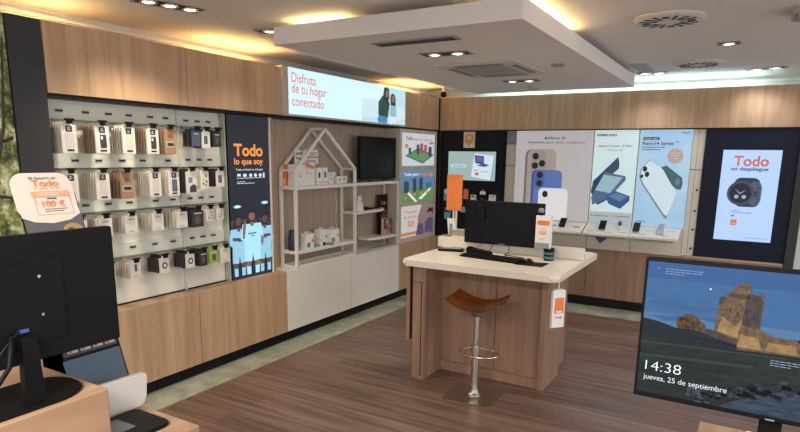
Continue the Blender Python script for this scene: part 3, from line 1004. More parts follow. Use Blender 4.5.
# side shelf things
t = thing('router_cone', 'white cone shaped router with an orange dot on the stepped shelf', 'router', (-0.06, -1.66, 1.0705))
obj('body', M().lathe((-0.06, -1.665, 1.0705), [(0.055, 0), (0.052, 0.02), (0.034, 0.10), (0.022, 0.155), (0.012, 0.16)], 4), WHITE, t)
obj('orange_dot', M().lathe((-0.025, -1.685, 1.17), [(0.008, 0), (0.008, 0.01)], 10), ORANGE, t)
simple('black_mouse', M().box(-0.14, -0.06, -1.58, -1.48, 1.0705, 1.10, 0.012, 3), BLKPLA, 'rounded black gadget beside the white cone router', 'gadget', smooth=40)
simple('black_remote', M().box(-0.10, -0.07, -1.46, -1.25, 1.0705, 1.085, 0.004), BLKPLA, 'long flat black remote on the stepped shelf', 'remote')
t = thing('standing_poster', 'black standing poster reading Todo leaning on the wall right of the stepped shelf', 'poster', (-0.15, -0.98, 0.7705))
XS = -0.15
obj('board', M().box(XS - 0.01, XS, -1.17, -0.97 + 0.0, 0.7705, 1.205), BLACK, t)
p = Panel((XS + 0.0002, -1.17, 0.7705), (0, 1, 0), (0, 0, 1), 0.20, 0.434)
p.text('lettering', 'Todo', 0.3, 0.74, 0.55, 0.10, mat('orange_print', (0.75, 0.25, 0.10), 0.5), t, 0.03)
p.shape('print', [[(0.3, 0.45), (0.6, 0.55), (0.9, 0.35), (0.75, 0.0), (0.3, 0.0)], ell(0.65, 0.58, 0.10, 0.05)], mat('red_print', (0.25, 0.07, 0.05), 0.5), t)
p.shape('print', [ell(0.4, 0.35, 0.08, 0.06), ell(0.85, 0.5, 0.06, 0.12)], mat('teal_print', (0.05, 0.16, 0.17), 0.5), t, 2)
t = thing('photo_frame', 'small clear block with a picture of a couple standing on the lowest stepped board', 'picture', (-0.06, -1.09, 0.7705))
obj('block', M().box(-0.07, -0.045, -1.225, -1.03, 0.7705, 0.955, 0.002, 1), mat('clear_acrylic', (0.55, 0.5, 0.45), 0.2), t)
p = Panel((-0.0448, -1.215, 0.775), (0, 1, 0), (0, 0, 1), 0.18, 0.175)
p.shape('print', [rect(0, 0, 1, 1)], mat('photo_dark', (0.13, 0.06, 0.045), 0.5), t)
p.shape('print', [ell(0.40, 0.66, 0.14, 0.17), ell(0.68, 0.52, 0.13, 0.16), [(0.15, 0.0), (0.75, 0.0), (0.6, 0.35), (0.2, 0.4)]], mat('photo_skin', (0.42, 0.20, 0.14), 0.5), t, 2)
p.shape('print', [[(0.25, 0.72), (0.3, 0.92), (0.5, 0.9), (0.55, 0.75)], [(0.05, 0.0), (0.3, 0.0), (0.2, 0.3), (0.05, 0.35)]], mat('photo_light', (0.55, 0.42, 0.36), 0.5), t, 3)

# ------------------------------------------------------------------ three stacked posters
pf = thing('poster_frame', 'pale wood frame holding three stacked lit promotional posters beside the room corner', 'poster frame', (-0.1, -0.5, ZB))
PALE = wood('pale_wood', (0.52, 0.44, 0.33), (0.66, 0.58, 0.46))
obj('frame', M().box(-0.34, -0.012, -0.945, -0.05, ZB + 0.001, 1.925), PALE, pf)
zz = [(1.52, 1.885), (1.10, 1.47), (0.70, 1.06)]
W0 = scr('sheet_white', (0.70, 0.75, 0.82), 0.62)
Y0, Y1 = -0.895, -0.115
for i, (a, b) in enumerate(zz):
    sh = obj('poster_sheet', M().box(-0.0119, -0.0105, Y0, Y1, a, b), [W0, scr('sheet_blue', (0.13, 0.28, 0.50), 0.6), scr('sheet_cream', (0.72, 0.68, 0.66), 0.6)][i], pf)
    p = Panel((-0.0104, Y0, a), (0, 1, 0), (0, 0, 1), Y1 - Y0, b - a)
    OO = scr('sheet_orange', (0.75, 0.25, 0.10), 0.6)
    DD = scr('sheet_dark', (0.06, 0.07, 0.12), 0.6)
    GG = scr('sheet_green', (0.16, 0.36, 0.12), 0.55)
    if i == 0:
        p.text('lettering', 'Todo', 0.10, 0.78, 0.20, 0.12, DD, sh, 0.02)
        p.text('lettering', 'para ti con tv', 0.32, 0.76, 0.60, 0.10, OO, sh, 0.02)
        p.shape('tablet_print', [[(0.08, 0.30), (0.62, 0.06), (0.98, 0.34), (0.48, 0.56)]], scr('sheet_slate', (0.10, 0.13, 0.18), 0.6), sh)
        p.shape('pitch_print', [[(0.14, 0.31), (0.62, 0.11), (0.92, 0.34), (0.48, 0.52)]], GG, sh, 2)
        p.shape('figures_print', [rect(0.42, 0.36, 0.50, 0.66), rect(0.80, 0.30, 0.90, 0.60), rect(0.18, 0.36, 0.25, 0.55)], DD, sh, 3)
        p.shape('figures_print', [rect(0.53, 0.38, 0.62, 0.70), rect(0.66, 0.40, 0.74, 0.66)], scr('sheet_red', (0.45, 0.10, 0.12), 0.6), sh, 3)
        p.shape('bubble_print', [rrect(0.08, 0.54, 0.16, 0.66, 0.02), rrect(0.82, 0.68, 0.96, 0.76, 0.02)], OO, sh, 2)
    elif i == 1:
        p.text('lettering', 'Todo para', 0.06, 0.80, 0.44, 0.12, PW, sh, 0.02)
        p.text('lettering', 'hogar', 0.54, 0.80, 0.26, 0.12, OO, sh, 0.02)
        p.shape('orange_square', [rect(0.82, 0.78, 0.97, 0.92)], OO, sh)
        p.shape('pitch_print', [[(0, 0), (1, 0), (1, 0.42), (0.5, 0.48), (0, 0.42)]], GG, sh)
        p.shape('line_print', [[(0.10, 0.36), (0.40, 0.0), (0.48, 0.0), (0.16, 0.40)], [(0.60, 0.06), (0.92, 0.38), (0.88, 0.42), (0.5, 0.10)]], PW, sh, 2)
        p.shape('figures_print', [rrect(0.06, 0.30, 0.20, 0.66, 0.03), rrect(0.33, 0.32, 0.43, 0.64, 0.03), rrect(0.52, 0.36, 0.63, 0.66, 0.03), ell(0.37, 0.68, 0.06, 0.07), ell(0.58, 0.70, 0.06, 0.07)], DD, sh, 3)
        p.shape('price_marks', [rect(0.34, 0.22, 0.42, 0.28), rect(0.54, 0.24, 0.62, 0.30), rect(0.76, 0.24, 0.84, 0.30), rect(0.06, 0.12, 0.14, 0.2)], OO, sh, 4)
        p.shape('figures_print', [rrect(0.76, 0.40, 0.80, 0.58, 0.01), rrect(0.86, 0.42, 0.90, 0.60, 0.01)], DD, sh, 4)
    else:
        p.text('lettering', 'Todo', 0.08, 0.76, 0.38, 0.09, OO, sh, 0.02)
        p.text('lettering', 'a casa', 0.08, 0.60, 0.38, 0.08, OO, sh, 0.01)
        p.text('lettering', '30', 0.18, 0.32, 0.20, 0.20, OO, sh, 0.02)
        p.shape('orange_band', [[(0.0, 0.05), (0.5, 0.05), (0.5, 0.15), (0.0, 0.15)]], OO, sh)
        p.shape('photo_print', [[(0.5, 0), (1, 0), (1, 1), (0.62, 1), (0.5, 0.6)]], scr('sheet_tan', (0.32, 0.24, 0.24), 0.55), sh)
        p.shape('photo_print', [[(0.45, 0.0), (0.70, 0.0), (0.66, 0.36), (0.5, 0.40)], [(0.72, 0.05), (1, 0.0), (1.0, 0.5), (0.86, 0.55), (0.74, 0.4)]], scr('sheet_teal', (0.12, 0.10, 0.20), 0.55), sh, 2)
        p.shape('photo_print', [ell(0.62, 0.44, 0.07, 0.08), ell(0.90, 0.66, 0.08, 0.10)], SKIN, sh, 3)
        p.shape('photo_print', [[(0.78, 0.70), (0.85, 0.86), (0.99, 0.85), (0.99, 0.60), (0.93, 0.74)]], HAIR, sh, 4)

# ------------------------------------------------------------------ back wall furniture
for i, (x0, x1) in enumerate(((0.002, 0.94), (0.94, 1.88), (1.88, 2.82), (2.82, 3.74))):
    t = thing('base_cabinet', ['oak base cabinet under the black screen panel at the room corner', 'oak base cabinet on the back wall behind the service counter', 'oak base cabinet under the two right lightbox posters', 'oak base cabinet under the watch display'][i], 'cabinet', ((x0 + x1) / 2, 0.17, 0.10), 'base cabinets along the back wall')
    obj('body', M().box(x0 + 0.001, x1 - 0.001, 0.02, 0.34, 0.10, ZB), OAKD, t)
    obj('door', M().box(x0 + 0.003, x1 - 0.003, 0.0, 0.019, 0.10, ZB - 0.001, 0.0015, 1), OAKD, t)
for i, (x0, x1) in enumerate(((0.002, 0.94), (0.94, 1.88), (1.88, 2.82), (2.82, 3.76), (3.76, 4.70))):
    t = thing('wall_cabinet', ['oak upper panel over the black screen panel', 'oak upper panel over the phone family poster', 'oak upper panel over the two right lightbox posters', 'oak upper panel over the watch display', 'oak upper panel at the far right end of the back wall'][i], 'cabinet', ((x0 + x1) / 2, 0.17, 1.94), 'wood panels along the top of the back wall')
    obj('body', M().box(x0 + 0.001, x1 - 0.001, 0.02, 0.34, 1.95, 2.22), OAK, t)
    obj('door', M().box(x0 + 0.0006, x1 - 0.0006, 0.0, 0.019, 1.942, 2.322, 0.0005, 1), OAK, t)
struct('trim_9', M().box(0.0, 4.7, 0.01, 0.34, 1.93, 1.941), BLACK)

# black screen panel
t = thing('display_wall_panel', 'black wall panel in the corner carrying the small lit screen', 'panel', (0.43, 0.1, ZB))
obj('board', M().box(0.0, 0.855, 0.04, 0.34, ZB + 0.001, 1.93), BLACK, t)
obj('side_edge', M().box(0.83, 0.855, 0.025, 0.0395, ZB + 0.001, 1.93), BLKPLA, t)
t = thing('wall_screen', 'small lit screen showing a laptop advert on the black corner panel', 'screen', (0.43, 0.03, 1.34))
obj('casing', M().box(0.11, 0.745, 0.0235, 0.0395, 1.34, 1.70), BLKPLA, t)
obj('screen', M().box(0.118, 0.737, 0.0222, 0.0234, 1.348, 1.692), scr('screen_sage', (0.36, 0.48, 0.46), 0.8), t)
P = Panel((0.118, 0.022, 1.348), (1, 0, 0), (0, 0, 1), 0.619, 0.344)
P.shape('white_card', [[(0.50, 0.14), (0.90, 0.02), (0.96, 0.86), (0.56, 0.94)]], scr('screen_white', (0.62, 0.75, 0.85), 0.85), t)
P.shape('laptop_print', [[(0.56, 0.88), (0.76, 0.85), (0.76, 0.55), (0.58, 0.60)], [(0.60, 0.52), (0.78, 0.48), (0.88, 0.54), (0.76, 0.60)]], scr('screen_slate', (0.07, 0.10, 0.22), 0.8), t, 2)
P.shape('laptop_glow', [[(0.60, 0.82), (0.73, 0.80), (0.73, 0.66), (0.61, 0.68)]], scr('screen_violet', (0.22, 0.10, 0.45), 0.8), t, 3)
P.shape('orange_square', [rect(0.58, 0.18, 0.66, 0.28)], OO, t, 3)
P.shape('caption', [rect(0.56, 0.34, 0.66, 0.37), rect(0.70, 0.30, 0.86, 0.32)], OO, t, 3)
P.shape('pill', [rrect(0.05, 0.44, 0.40, 0.56, 0.05, 0.05)], scr('screen_pill', (0.45, 0.60, 0.68), 0.9), t, 2)
P.text('lettering', 'ver ofertas', 0.10, 0.47, 0.24, 0.06, scr('screen_blue', (0.05, 0.22, 0.45), 0.8), t, 0.01, 3)
t = thing('emblem_plate', 'cream plate with a gold shield emblem above the small lit screen', 'plate', (0.38, 0.035, 1.735))
obj('plate', M().box(0.31, 0.455, 0.030, 0.0395, 1.735, 1.925), mat('cream_plate', (0.72, 0.62, 0.48), 0.5), t)
P = Panel((0.31, 0.0299, 1.735), (1, 0, 0), (0, 0, 1), 0.145, 0.19)
P.shape('shield', [[(0.5, 0.12), (0.85, 0.35), (0.90, 0.68), (0.72, 0.86), (0.28, 0.86), (0.10, 0.68), (0.15, 0.35)]], mat('gold_print', (0.62, 0.33, 0.08), 0.5), t)
P.shape('shield_inner', [ell(0.5, 0.62, 0.22, 0.12)], mat('gold_light', (0.80, 0.55, 0.22), 0.5), t, 2)
# small packs hanging on the black panel
CG = 'small packs hanging on the black corner panel'
cyan = mat('cyan_card', (0.20, 0.42, 0.52), 0.5)
for i, (x, w, z0, z1, m_, lab) in enumerate((
        (0.115, 0.075, 1.09, 1.225, cyan, 'pale blue pack, first in the upper row left of the orange sign'),
        (0.375, 0.06, 1.12, 1.235, ORANGE, 'pack with orange top, upper row just right of the orange sign'),
        (0.475, 0.07, 1.085, 1.175, PAPER, 'short white pack, upper row third from left'),
        (0.60, 0.09, 1.11, 1.235, BLKPLA, 'black pack with white top label, upper row fourth from left'),
        (0.72, 0.085, 1.115, 1.185, PAPER, 'square cream pack, upper row at the right end'),
        (0.13, 0.08, 0.86, 1.0, cyan, 'pale blue pack, first in the lower row left of the orange sign'),
        (0.36, 0.10, 0.87, 1.01, BLKPLA, 'dark pack with blue label, lower row behind the orange sign'),
        (0.468, 0.03, 0.875, 0.97, PAPER, 'narrow white pack in the lower row'))):
    t = thing('accessory_pack', lab, 'package', (x, 0.02, z0), CG)
    obj('box', M().box(x - w / 2, x + w / 2, 0.0, 0.018, z0, z1, 0.001, 1), m_, t)
    obj('label_patch', M().box(x - w * 0.4, x + w * 0.4, -0.0012, -0.0001, z0 + (z1 - z0) * 0.6, z1 - 0.012), [PAPER, ORANGE, GREYT, PAPER, CREAMP, INK, cyan, GREYT][i], t)
    obj('peg', M().tube([(x, 0.0395, z1 + 0.006), (x, -0.004, z1 + 0.006)], 0.003, 6).box(x - 0.012, x + 0.012, -0.008, -0.003, z1 - 0.008, z1 + 0.012), CHROME, t)

# pale slat panel, stile with black holes, backing board
CRW = wood('cream_slat', (0.52, 0.46, 0.36), (0.62, 0.57, 0.46), stretch=(60, 60, 0.8))
struct('trim_10', M().box(0.857, 0.975, 0.045, 0.34, ZB + 0.001, 1.53).box(0.857, 0.975, 0.045, 0.34, 1.536, 1.78), CRW)
struct('trim_11', M().box(0.857, 0.975, 0.045, 0.34, 1.786, 1.93), mat('grey_glass', (0.22, 0.24, 0.23), 0.3))
struct('trim_12', M().box(0.976, 1.85, 0.04, 0.34, ZB + 0.001, 1.93), CREAMP)
struct('trim_13', M().box(1.855, 2.31, 0.04, 0.34, ZB + 0.001, 1.93), CREAMP)
struct('trim_14', M().box(2.315, 2.82, 0.04, 0.34, ZB + 0.001, 1.93), CREAMP)
st = struct('trim_15', M().box(2.823, 2.87, 0.035, 0.34, ZB + 0.001, 1.53).box(2.823, 2.87, 0.035, 0.34, 1.536, 1.93).box(2.873, 2.932, 0.035, 0.34, ZB + 0.001, 1.53).box(2.873, 2.932, 0.035, 0.34, 1.536, 1.93), CREAMP)
mbh = M()
for z in (1.33, 1.12, 0.93, 0.735):
    mbh.tube([(2.905, 0.0349, z), (2.905, 0.031, z)], 0.011, 14)
hk = struct('trim_16', mbh, BLACK)

# iPhone family poster
ip = thing('wall_poster', 'large pale grey poster of three overlapping phones left of the two lightboxes', 'poster', (1.41, 0.03, 0.95))
obj('sheet', M().box(0.98, 1.845, 0.030, 0.0395, 0.935, 1.93), scr('lb_grey', (0.56, 0.53, 0.53), 0.62), ip)
P = Panel((0.98, 0.0299, 0.935), (1, 0, 0), (0, 0, 1), 0.865, 0.995)
LK = scr('lb_ink', (0.04, 0.04, 0.05), 0.4)
P.text('lettering', 'iPhone 16', 0.42, 0.905, 0.23, 0.028, LK, ip, 0.02)
P.shape('fruit_mark', [ell(0.395, 0.916, 0.014, 0.014), [(0.395, 0.932), (0.405, 0.944), (0.40, 0.946)]], LK, ip)
P.text('lettering', 'Diseñados para', 0.16, 0.852, 0.34, 0.030, LK, ip, 0.012)
P.text('lettering', 'Apple', 0.52, 0.852, 0.12, 0.030, scr('lb_pinkink', (0.45, 0.10, 0.20), 0.5), ip, 0.012)
P.text('lettering', 'Intelligence.', 0.66, 0.852, 0.25, 0.030, scr('lb_redink', (0.50, 0.12, 0.13), 0.5), ip, 0.012)
TIT = scr('lb_titan', (0.52, 0.44, 0.38), 0.5)
TIT2 = scr('lb_titan2', (0.28, 0.20, 0.17), 0.45)
P.shape('phone_print', [rrect(0.135, 0.0, 0.55, 0.79, 0.075, 0.07)], TIT2, ip)
P.shape('phone_print', [rrect(0.165, 0.0, 0.55, 0.785, 0.07, 0.065)], TIT, ip, 2)
P.shape('phone_print', [rrect(0.21, 0.52, 0.42, 0.775, 0.06, 0.05)], scr('lb_titan3', (0.46, 0.37, 0.32), 0.5), ip, 3)
LEN = scr('lb_lens', (0.03, 0.025, 0.04), 0.4)
P.shape('lens_print', [ell(0.275, 0.715, 0.042, 0.038), ell(0.27, 0.61, 0.042, 0.038), ell(0.365, 0.635, 0.042, 0.038)], LEN, ip, 4)
BLU = scr('lb_blue', (0.14, 0.25, 0.62), 0.5)
P.shape('phone_print', [rrect(0.235, 0.0, 0.64, 0.56, 0.06, 0.055)], scr('lb_blue2', (0.06, 0.12, 0.35), 0.5), ip, 5)
P.shape('phone_print', [rrect(0.265, 0.0, 0.64, 0.555, 0.06, 0.055)], BLU, ip, 6)
P.shape('phone_print', [rrect(0.28, 0.36, 0.41, 0.55, 0.05, 0.045)], scr('lb_blue3', (0.10, 0.17, 0.45), 0.5), ip, 7)
P.shape('lens_print', [ell(0.345, 0.505, 0.04, 0.036), ell(0.345, 0.41, 0.04, 0.036)], LEN, ip, 8)
P.shape('phone_print', [rrect(0.34, 0.0, 0.73, 0.36, 0.06, 0.055)], scr('lb_white', (0.74, 0.72, 0.72), 0.75), ip, 9)
P.shape('lens_print', [ell(0.43, 0.29, 0.037, 0.037)], LEN, ip, 10)

# Samsung lightbox
sm = thing('lightbox_poster', 'pale turquoise lightbox poster showing a dark blue folding phone', 'poster', (2.08, 0.03, 0.94))
obj('lit_sheet', M().box(1.86, 2.305, 0.030, 0.0395, 0.93, 1.93), scrn('lb_mint', (0.66, 0.76, 0.80), (0.62, 0.88, 0.86), 0.70, 1.6), sm)
P = Panel((1.86, 0.0299, 0.93), (1, 0, 0), (0, 0, 1), 0.445, 1.0)
P.text('lettering', 'SAMSUNG', 0.05, 0.935, 0.46, 0.026, LK, sm, 0.03)
P.text('lettering', 'Galaxy Z Fold7 · Z Flip7', 0.10, 0.820, 0.78, 0.024, LK, sm, 0.015)
P.text('lettering', 'Galaxy AI', 0.32, 0.782, 0.34, 0.014, LK, sm, 0.01)
P.shape('lower_strip', [rect(0.0, 0.0, 1, 0.13)], scr('lb_greyline', (0.52, 0.56, 0.60), 0.6), sm)
P.text('lettering', 'Pruébalo hoy', 0.05, 0.075, 0.42, 0.018, LK, sm, 0.02, 2)
P.shape('small_print', lines([(0.085, 1)], 0.55, 0.95, 0.010), GREYT, sm, 2)
ND = scr('lb_navy', (0.045, 0.075, 0.14), 0.6)
P.shape('phone_print', [[(0.04, 0.46), (0.58, 0.72), (0.62, 0.66), (0.62, 0.60), (0.16, 0.40)], [(0.0, 0.34), (0.04, 0.46), (0.34, 0.50), (0.62, 0.40), (0.40, 0.26), (0.18, 0.20)]], ND, sm)
P.shape('phone_print', [[(0.30, 0.56), (0.78, 0.52), (0.80, 0.48), (0.44, 0.28), (0.06, 0.20), (0.02, 0.28)]], scr('lb_steelblue', (0.10, 0.18, 0.30), 0.6), sm, 2)
P.shape('phone_print', [[(0.28, 0.53), (0.72, 0.505), (0.46, 0.335), (0.10, 0.36)]], scr('lb_palescreen', (0.34, 0.55, 0.62), 0.65), sm, 3)
P.shape('phone_print', [[(0.36, 0.30), (0.58, 0.36), (0.92, 0.31), (0.92, 0.26), (0.72, 0.17), (0.44, 0.22)]], scr('lb_deepblue', (0.05, 0.12, 0.30), 0.6), sm, 2)
P.shape('phone_print', [[(0.44, 0.30), (0.60, 0.34), (0.86, 0.305), (0.70, 0.25)]], scr('lb_midblue', (0.14, 0.26, 0.45), 0.6), sm, 4)

# Honor lightbox
hn = thing('lightbox_poster', 'sky blue lightbox poster of white and green phones right of the turquoise one', 'poster', (2.57, 0.03, 0.94))
obj('lit_sheet', M().box(2.322, 2.818, 0.030, 0.0395, 0.93, 1.93), scrn('lb_sky', (0.34, 0.56, 0.80), (0.52, 0.72, 0.84), 0.70, 1.6), hn)
P = Panel((2.322, 0.0299, 0.93), (1, 0, 0), (0, 0, 1), 0.496, 1.0)
P.text('lettering', 'oppo', 0.78, 0.958, 0.18, 0.014, LK, hn, 0.01)
P.shape('pill', [rrect(0.06, 0.895, 0.38, 0.925, 0.02, 0.01)], LK, hn)
P.text('lettering', 'Nueva serie', 0.09, 0.902, 0.26, 0.014, PW, hn, 0.01, 2)
P.text('lettering', 'Reno14 Series', 0.06, 0.845, 0.60, 0.034, LK, hn, 0.015)
P.shape('small_print', lines([(0.82, 1), (0.795, 0.8)], 0.06, 0.5, 0.008), LK, hn)
P.text('lettering', '5G', 0.68, 0.87, 0.07, 0.014, LK, hn, 0.01)
P.shape('badge', [ell(0.71, 0.735, 0.15, 0.075)], scr('lb_badge', (0.55, 0.42, 0.36), 0.6), hn)
P.shape('badge_lines', lines([(0.76, 1), (0.735, 1), (0.71, 0.8)], 0.62, 0.80, 0.008), PAPER, hn, 2)
P.shape('phone_print', [[(0.46, 0.62), (0.56, 0.64), (0.88, 0.52), (0.90, 0.46), (0.88, 0.40), (0.80, 0.40), (0.50, 0.52)]], scr('lb_green', (0.06, 0.14, 0.16), 0.6), hn)
P.shape('lens_print', [ell(0.80, 0.48, 0.05, 0.035)], scr('lb_greenlens', (0.10, 0.28, 0.28), 0.6), hn, 2)
P.shape('phone_print', [[(0.05, 0.52), (0.07, 0.60), (0.22, 0.70), (0.44, 0.56), (0.68, 0.14), (0.66, 0.09), (0.60, 0.11), (0.12, 0.44)]], scr('lb_greyedge', (0.22, 0.26, 0.32), 0.6), hn, 2)
P.shape('phone_print', [[(0.07, 0.53), (0.09, 0.60), (0.22, 0.69), (0.50, 0.60), (0.80, 0.36), (0.66, 0.12), (0.60, 0.14), (0.14, 0.45)]], scr('lb_pearl', (0.66, 0.80, 0.88), 0.68), hn, 3)
P.shape('lens_print', [ell(0.15, 0.60, 0.045, 0.028), ell(0.20, 0.545, 0.045, 0.028), ell(0.10, 0.525, 0.03, 0.02)], LEN, hn, 4)
P.text('lettering', 'oppo', 0.05, 0.035, 0.2, 0.022, LK, hn, 0.01)

# slanted phone trays
TG = 'slanted white phone trays under the posters'


def tray(x0, x1, label, slot=True):
    t = thing('phone_tray', label, 'tray', ((x0 + x1) / 2, -0.05, 0.78), TG)
    zb, zf = 0.925, 0.845
    obj('tray_top', M().prism([(x0, 0.0299, zb), (x0, -0.20, zf), (x0, -0.20, zf - 0.022), (x0, 0.0299, zb - 0.03)], (x1 - x0, 0, 0)), WHITE, t)
    obj('bracket', M().prism([(x0 + 0.06, 0.0399, zb - 0.031), (x0 + 0.06, -0.12, zf - 0.001), (x0 + 0.06, -0.12, zf - 0.012), (x0 + 0.06, 0.0399, zb - 0.15)], (x1 - x0 - 0.12, 0, 0)), CREAMP, t)
    return t


tray(1.27, 1.84, 'slanted white phone tray under the pale phone poster, behind the counter monitor')
tray(1.855, 2.318, 'slanted cream phone tray under the turquoise lightbox')
tray(2.322, 2.80, 'slanted white phone tray under the sky blue lightbox')


def zt(y):
    return 0.925 - (0.0299 - y) * (0.08 / 0.2299)


def demo_phone(x, y, m_, label, w=0.07, h=0.13):
    t = thing('demo_phone', label, 'phone', (x, y, zt(y)), 'demo phones on the slanted trays')
    z = zt(y)
    obj('stand', M().tube([(x, y, z - 0.001), (x, y + 0.012, z + 0.05)], [0.018, 0.012], 12), WHITE, t)
    # phone tilted back
    mb = M().box(-w / 2, w / 2, -0.004, 0.004, -h / 2, h / 2, 0.003)
    mtx = Matrix.Translation((x, y - 0.004, z + 0.045)) @ Matrix.Rotation(math.radians(-48), 4, 'X')
    mb.xf(mtx)
    obj('phone_body', mb, m_, t)
    mb = M().box(-w / 2 + 0.003, w / 2 - 0.003, -0.0052, -0.0042, -h / 2 + 0.003, h / 2 - 0.003)
    mb.xf(mtx)
    obj('phone_screen', mb, BLKSCR if m_ is not WHITE else mat('phone_grey', (0.22, 0.27, 0.33), 0.3), t)


demo_phone(1.61, -0.09, BLKPLA, 'black demo phone on the tray under the pale phone poster')
demo_phone(2.04, -0.09, mat('slate_phone', (0.06, 0.10, 0.13), 0.35), 'dark slate demo phone on the left of the cream tray')
demo_phone(2.385, -0.09, mat('teal_phone', (0.15, 0.25, 0.33), 0.35), 'blue grey demo phone on the left of the right hand tray')
demo_phone(2.62, -0.09, WHITE, 'silver demo phone in the middle of the right hand tray')
t = thing('demo_watch', 'blue demo smartwatch on the right of the cream tray', 'watch', (2.215, -0.09, zt(-0.09)), None)
obj('stand', M().tube([(2.215, -0.09, zt(-.09) - 0.001), (2.215, -0.08, zt(-.09) + 0.05)], [0.016, 0.01], 12), WHITE, t)
obj('case', M().box(2.195, 2.235, -0.10, -0.088, zt(-.09) + 0.05, zt(-.09) + 0.092, 0.006), mat('watch_blue', (0.04, 0.12, 0.22), 0.3), t)
obj('strap', M().ring((0, 0, 0), 0.028, 0.006, 24, 6).xf(Matrix.Translation((2.215, -0.068, zt(-.09) + 0.066)) @ Matrix.Rotation(math.pi / 2, 4, 'Y')), mat('watch_strap', (0.03, 0.10, 0.20), 0.5), t, 50)
for i, x in enumerate((1.50, 1.76)):
    o = obj('slot_label', M().prism([(x - 0.035, -0.10, zt(-0.10) + 0.0003), (x + 0.035, -0.10, zt(-0.10) + 0.0003), (x + 0.035, -0.075, zt(-0.075) + 0.0003), (x - 0.035, -0.075, zt(-0.075) + 0.0003)], (0, 0, 0.003)), GREYT)
    tag(o, ['empty black phone holder slot left of the black demo phone', 'empty black phone holder slot right of the black demo phone'][i], 'holder', 'empty holder slots')
LIT2 = mat('tray_print', (0.50, 0.50, 0.55), 0.6)
for i, (x, y) in enumerate(((1.93, -0.16), (2.12, -0.17), (2.26, -0.15), (2.46, -0.16), (2.68, -0.16), (2.52, -0.06), (2.72, -0.05))):
    o = obj('price_card', M().prism([(x - 0.045, y, zt(y) + 0.0003), (x + 0.035, y, zt(y) + 0.0003), (x + 0.035, y + 0.022, zt(y + 0.022) + 0.0003), (x - 0.045, y + 0.022, zt(y + 0.022) + 0.0003)], (0, 0, 0.001)), LIT2)
    tag(o, 'small pale price card stuck on a phone tray, %s from the left' % ORD[i], 'price card', 'price cards on the trays')
t = thing('painted_reflection', 'small painted dark blue diamond sticker on the board below the cream tray', 'reflection', (2.02, 0.035, 0.70))
obj('reflection', M().prism([(1.94, 0.0399, 0.775), (2.08, 0.0399, 0.775), (2.0, 0.0399, 0.705)], (0, -0.003, 0)), mat('reflection_blue', (0.05, 0.08, 0.25), 0.4), t)  # dark blue patch paints in the poster's reflection on the board

# watch display
wd = thing('display_totem', 'navy framed display panel with the lit smartwatch screen on the back wall', 'display', (3.32, 0.03, ZB))
obj('frame', M().box(2.936, 3.72, 0.02, 0.34, ZB + 0.004, 1.93), NAVY, wd)
obj('ledge', M().box(2.83, 3.72, 0.005, 0.0195, ZB + 0.0005, ZB + 0.02), mat('tan_ledge', (0.45, 0.32, 0.22), 0.5), wd)
obj('screen', M().box(3.102, 3.592, 0.0182, 0.0199, 0.853, 1.731), scr('watch_screen', (0.42, 0.58, 0.92), 0.92), wd)
P = Panel((3.102, 0.018, 0.853), (1, 0, 0), (0, 0, 1), 0.49, 0.878)
P.text('lettering', 'Todo', 0.20, 0.825, 0.60, 0.112, scr('ws_orange', (0.62, 0.12, 0.07), 0.8), wd, 0.02)
P.text('lettering', 'un despliegue', 0.17, 0.765, 0.64, 0.05, scr('ws_ink', (0.03, 0.03, 0.08), 0.5), wd, 0.02)
WK = scr('ws_dark', (0.03, 0.045, 0.08), 0.6)
WG = scr('ws_grey', (0.10, 0.13, 0.19), 0.6)
P.shape('watch_print', [rrect(0.26, 0.56, 0.70, 0.70, 0.12, 0.06), rrect(0.30, 0.38, 0.72, 0.48, 0.12, 0.05)], WK, wd)
P.shape('watch_print', [rrect(0.52, 0.40, 0.74, 0.66, 0.08, 0.08)], WG, wd, 2)
P.shape('watch_print', [ell(0.38, 0.53, 0.235, 0.135)], scr('ws_bezel', (0.06, 0.08, 0.13), 0.6), wd, 3)
P.shape('watch_print', [ell(0.38, 0.53, 0.19, 0.11)], scr('ws_face', (0.015, 0.018, 0.04), 0.6), wd, 4)
P.shape('watch_print', [[(0.37, 0.53), (0.48, 0.57), (0.385, 0.52)], [(0.38, 0.53), (0.28, 0.58), (0.37, 0.52)], ell(0.32, 0.49, 0.04, 0.022), ell(0.45, 0.49, 0.04, 0.022)], scr('ws_hands', (0.35, 0.45, 0.65), 0.7), wd, 5)
P.shape('watch_print', [rrect(0.62, 0.50, 0.66, 0.56, 0.01, 0.01)] + [rect(0.66, 0.42 + 0.04 * k, 0.70, 0.435 + 0.04 * k) for k in range(5)], WK, wd, 6)
P.shape('small_print', lines([(0.33, 0.4), (0.31, 1)], 0.27, 0.62, 0.006), WG, wd)
P.shape('small_print', lines([(0.27, 0.4)], 0.27, 0.40, 0.014), WK, wd)
P.shape('orange_square', [rect(0.27, 0.17, 0.38, 0.235)], scr('ws_orange2', (0.70, 0.20, 0.12), 0.8), wd)
P.shape('logo_strip', [rect(0.29, 0.18, 0.36, 0.195)], PAPER, wd, 2)
P.shape('small_print', lines([(0.035, 1)], 0.55, 0.95, 0.005), WG, wd)
struct('trim_17', M().box(3.722, 3.80, -0.02, 0.34, 0.0, 1.93), DGREY)
struct('trim_18', M().box(3.802, 4.7, -0.02, 0.34, 0.0, 1.93), mat('pale_right', (0.55, 0.55, 0.52), 0.5))

# ------------------------------------------------------------------ service counter
ct = thing('service_counter', 'wood and cream service counter with a low divider in the middle of the shop', 'counter', (1.8, -2.5, 0))
SX0, SX1, SY0, SY1 = 1.255, 2.395, -3.07, -1.93


def slab_pts(x0, x1, y0, y1, r, z):
    return [(a, b, z) for a, b in rrect(x0, y0, x1, y1, r, r, 6)]


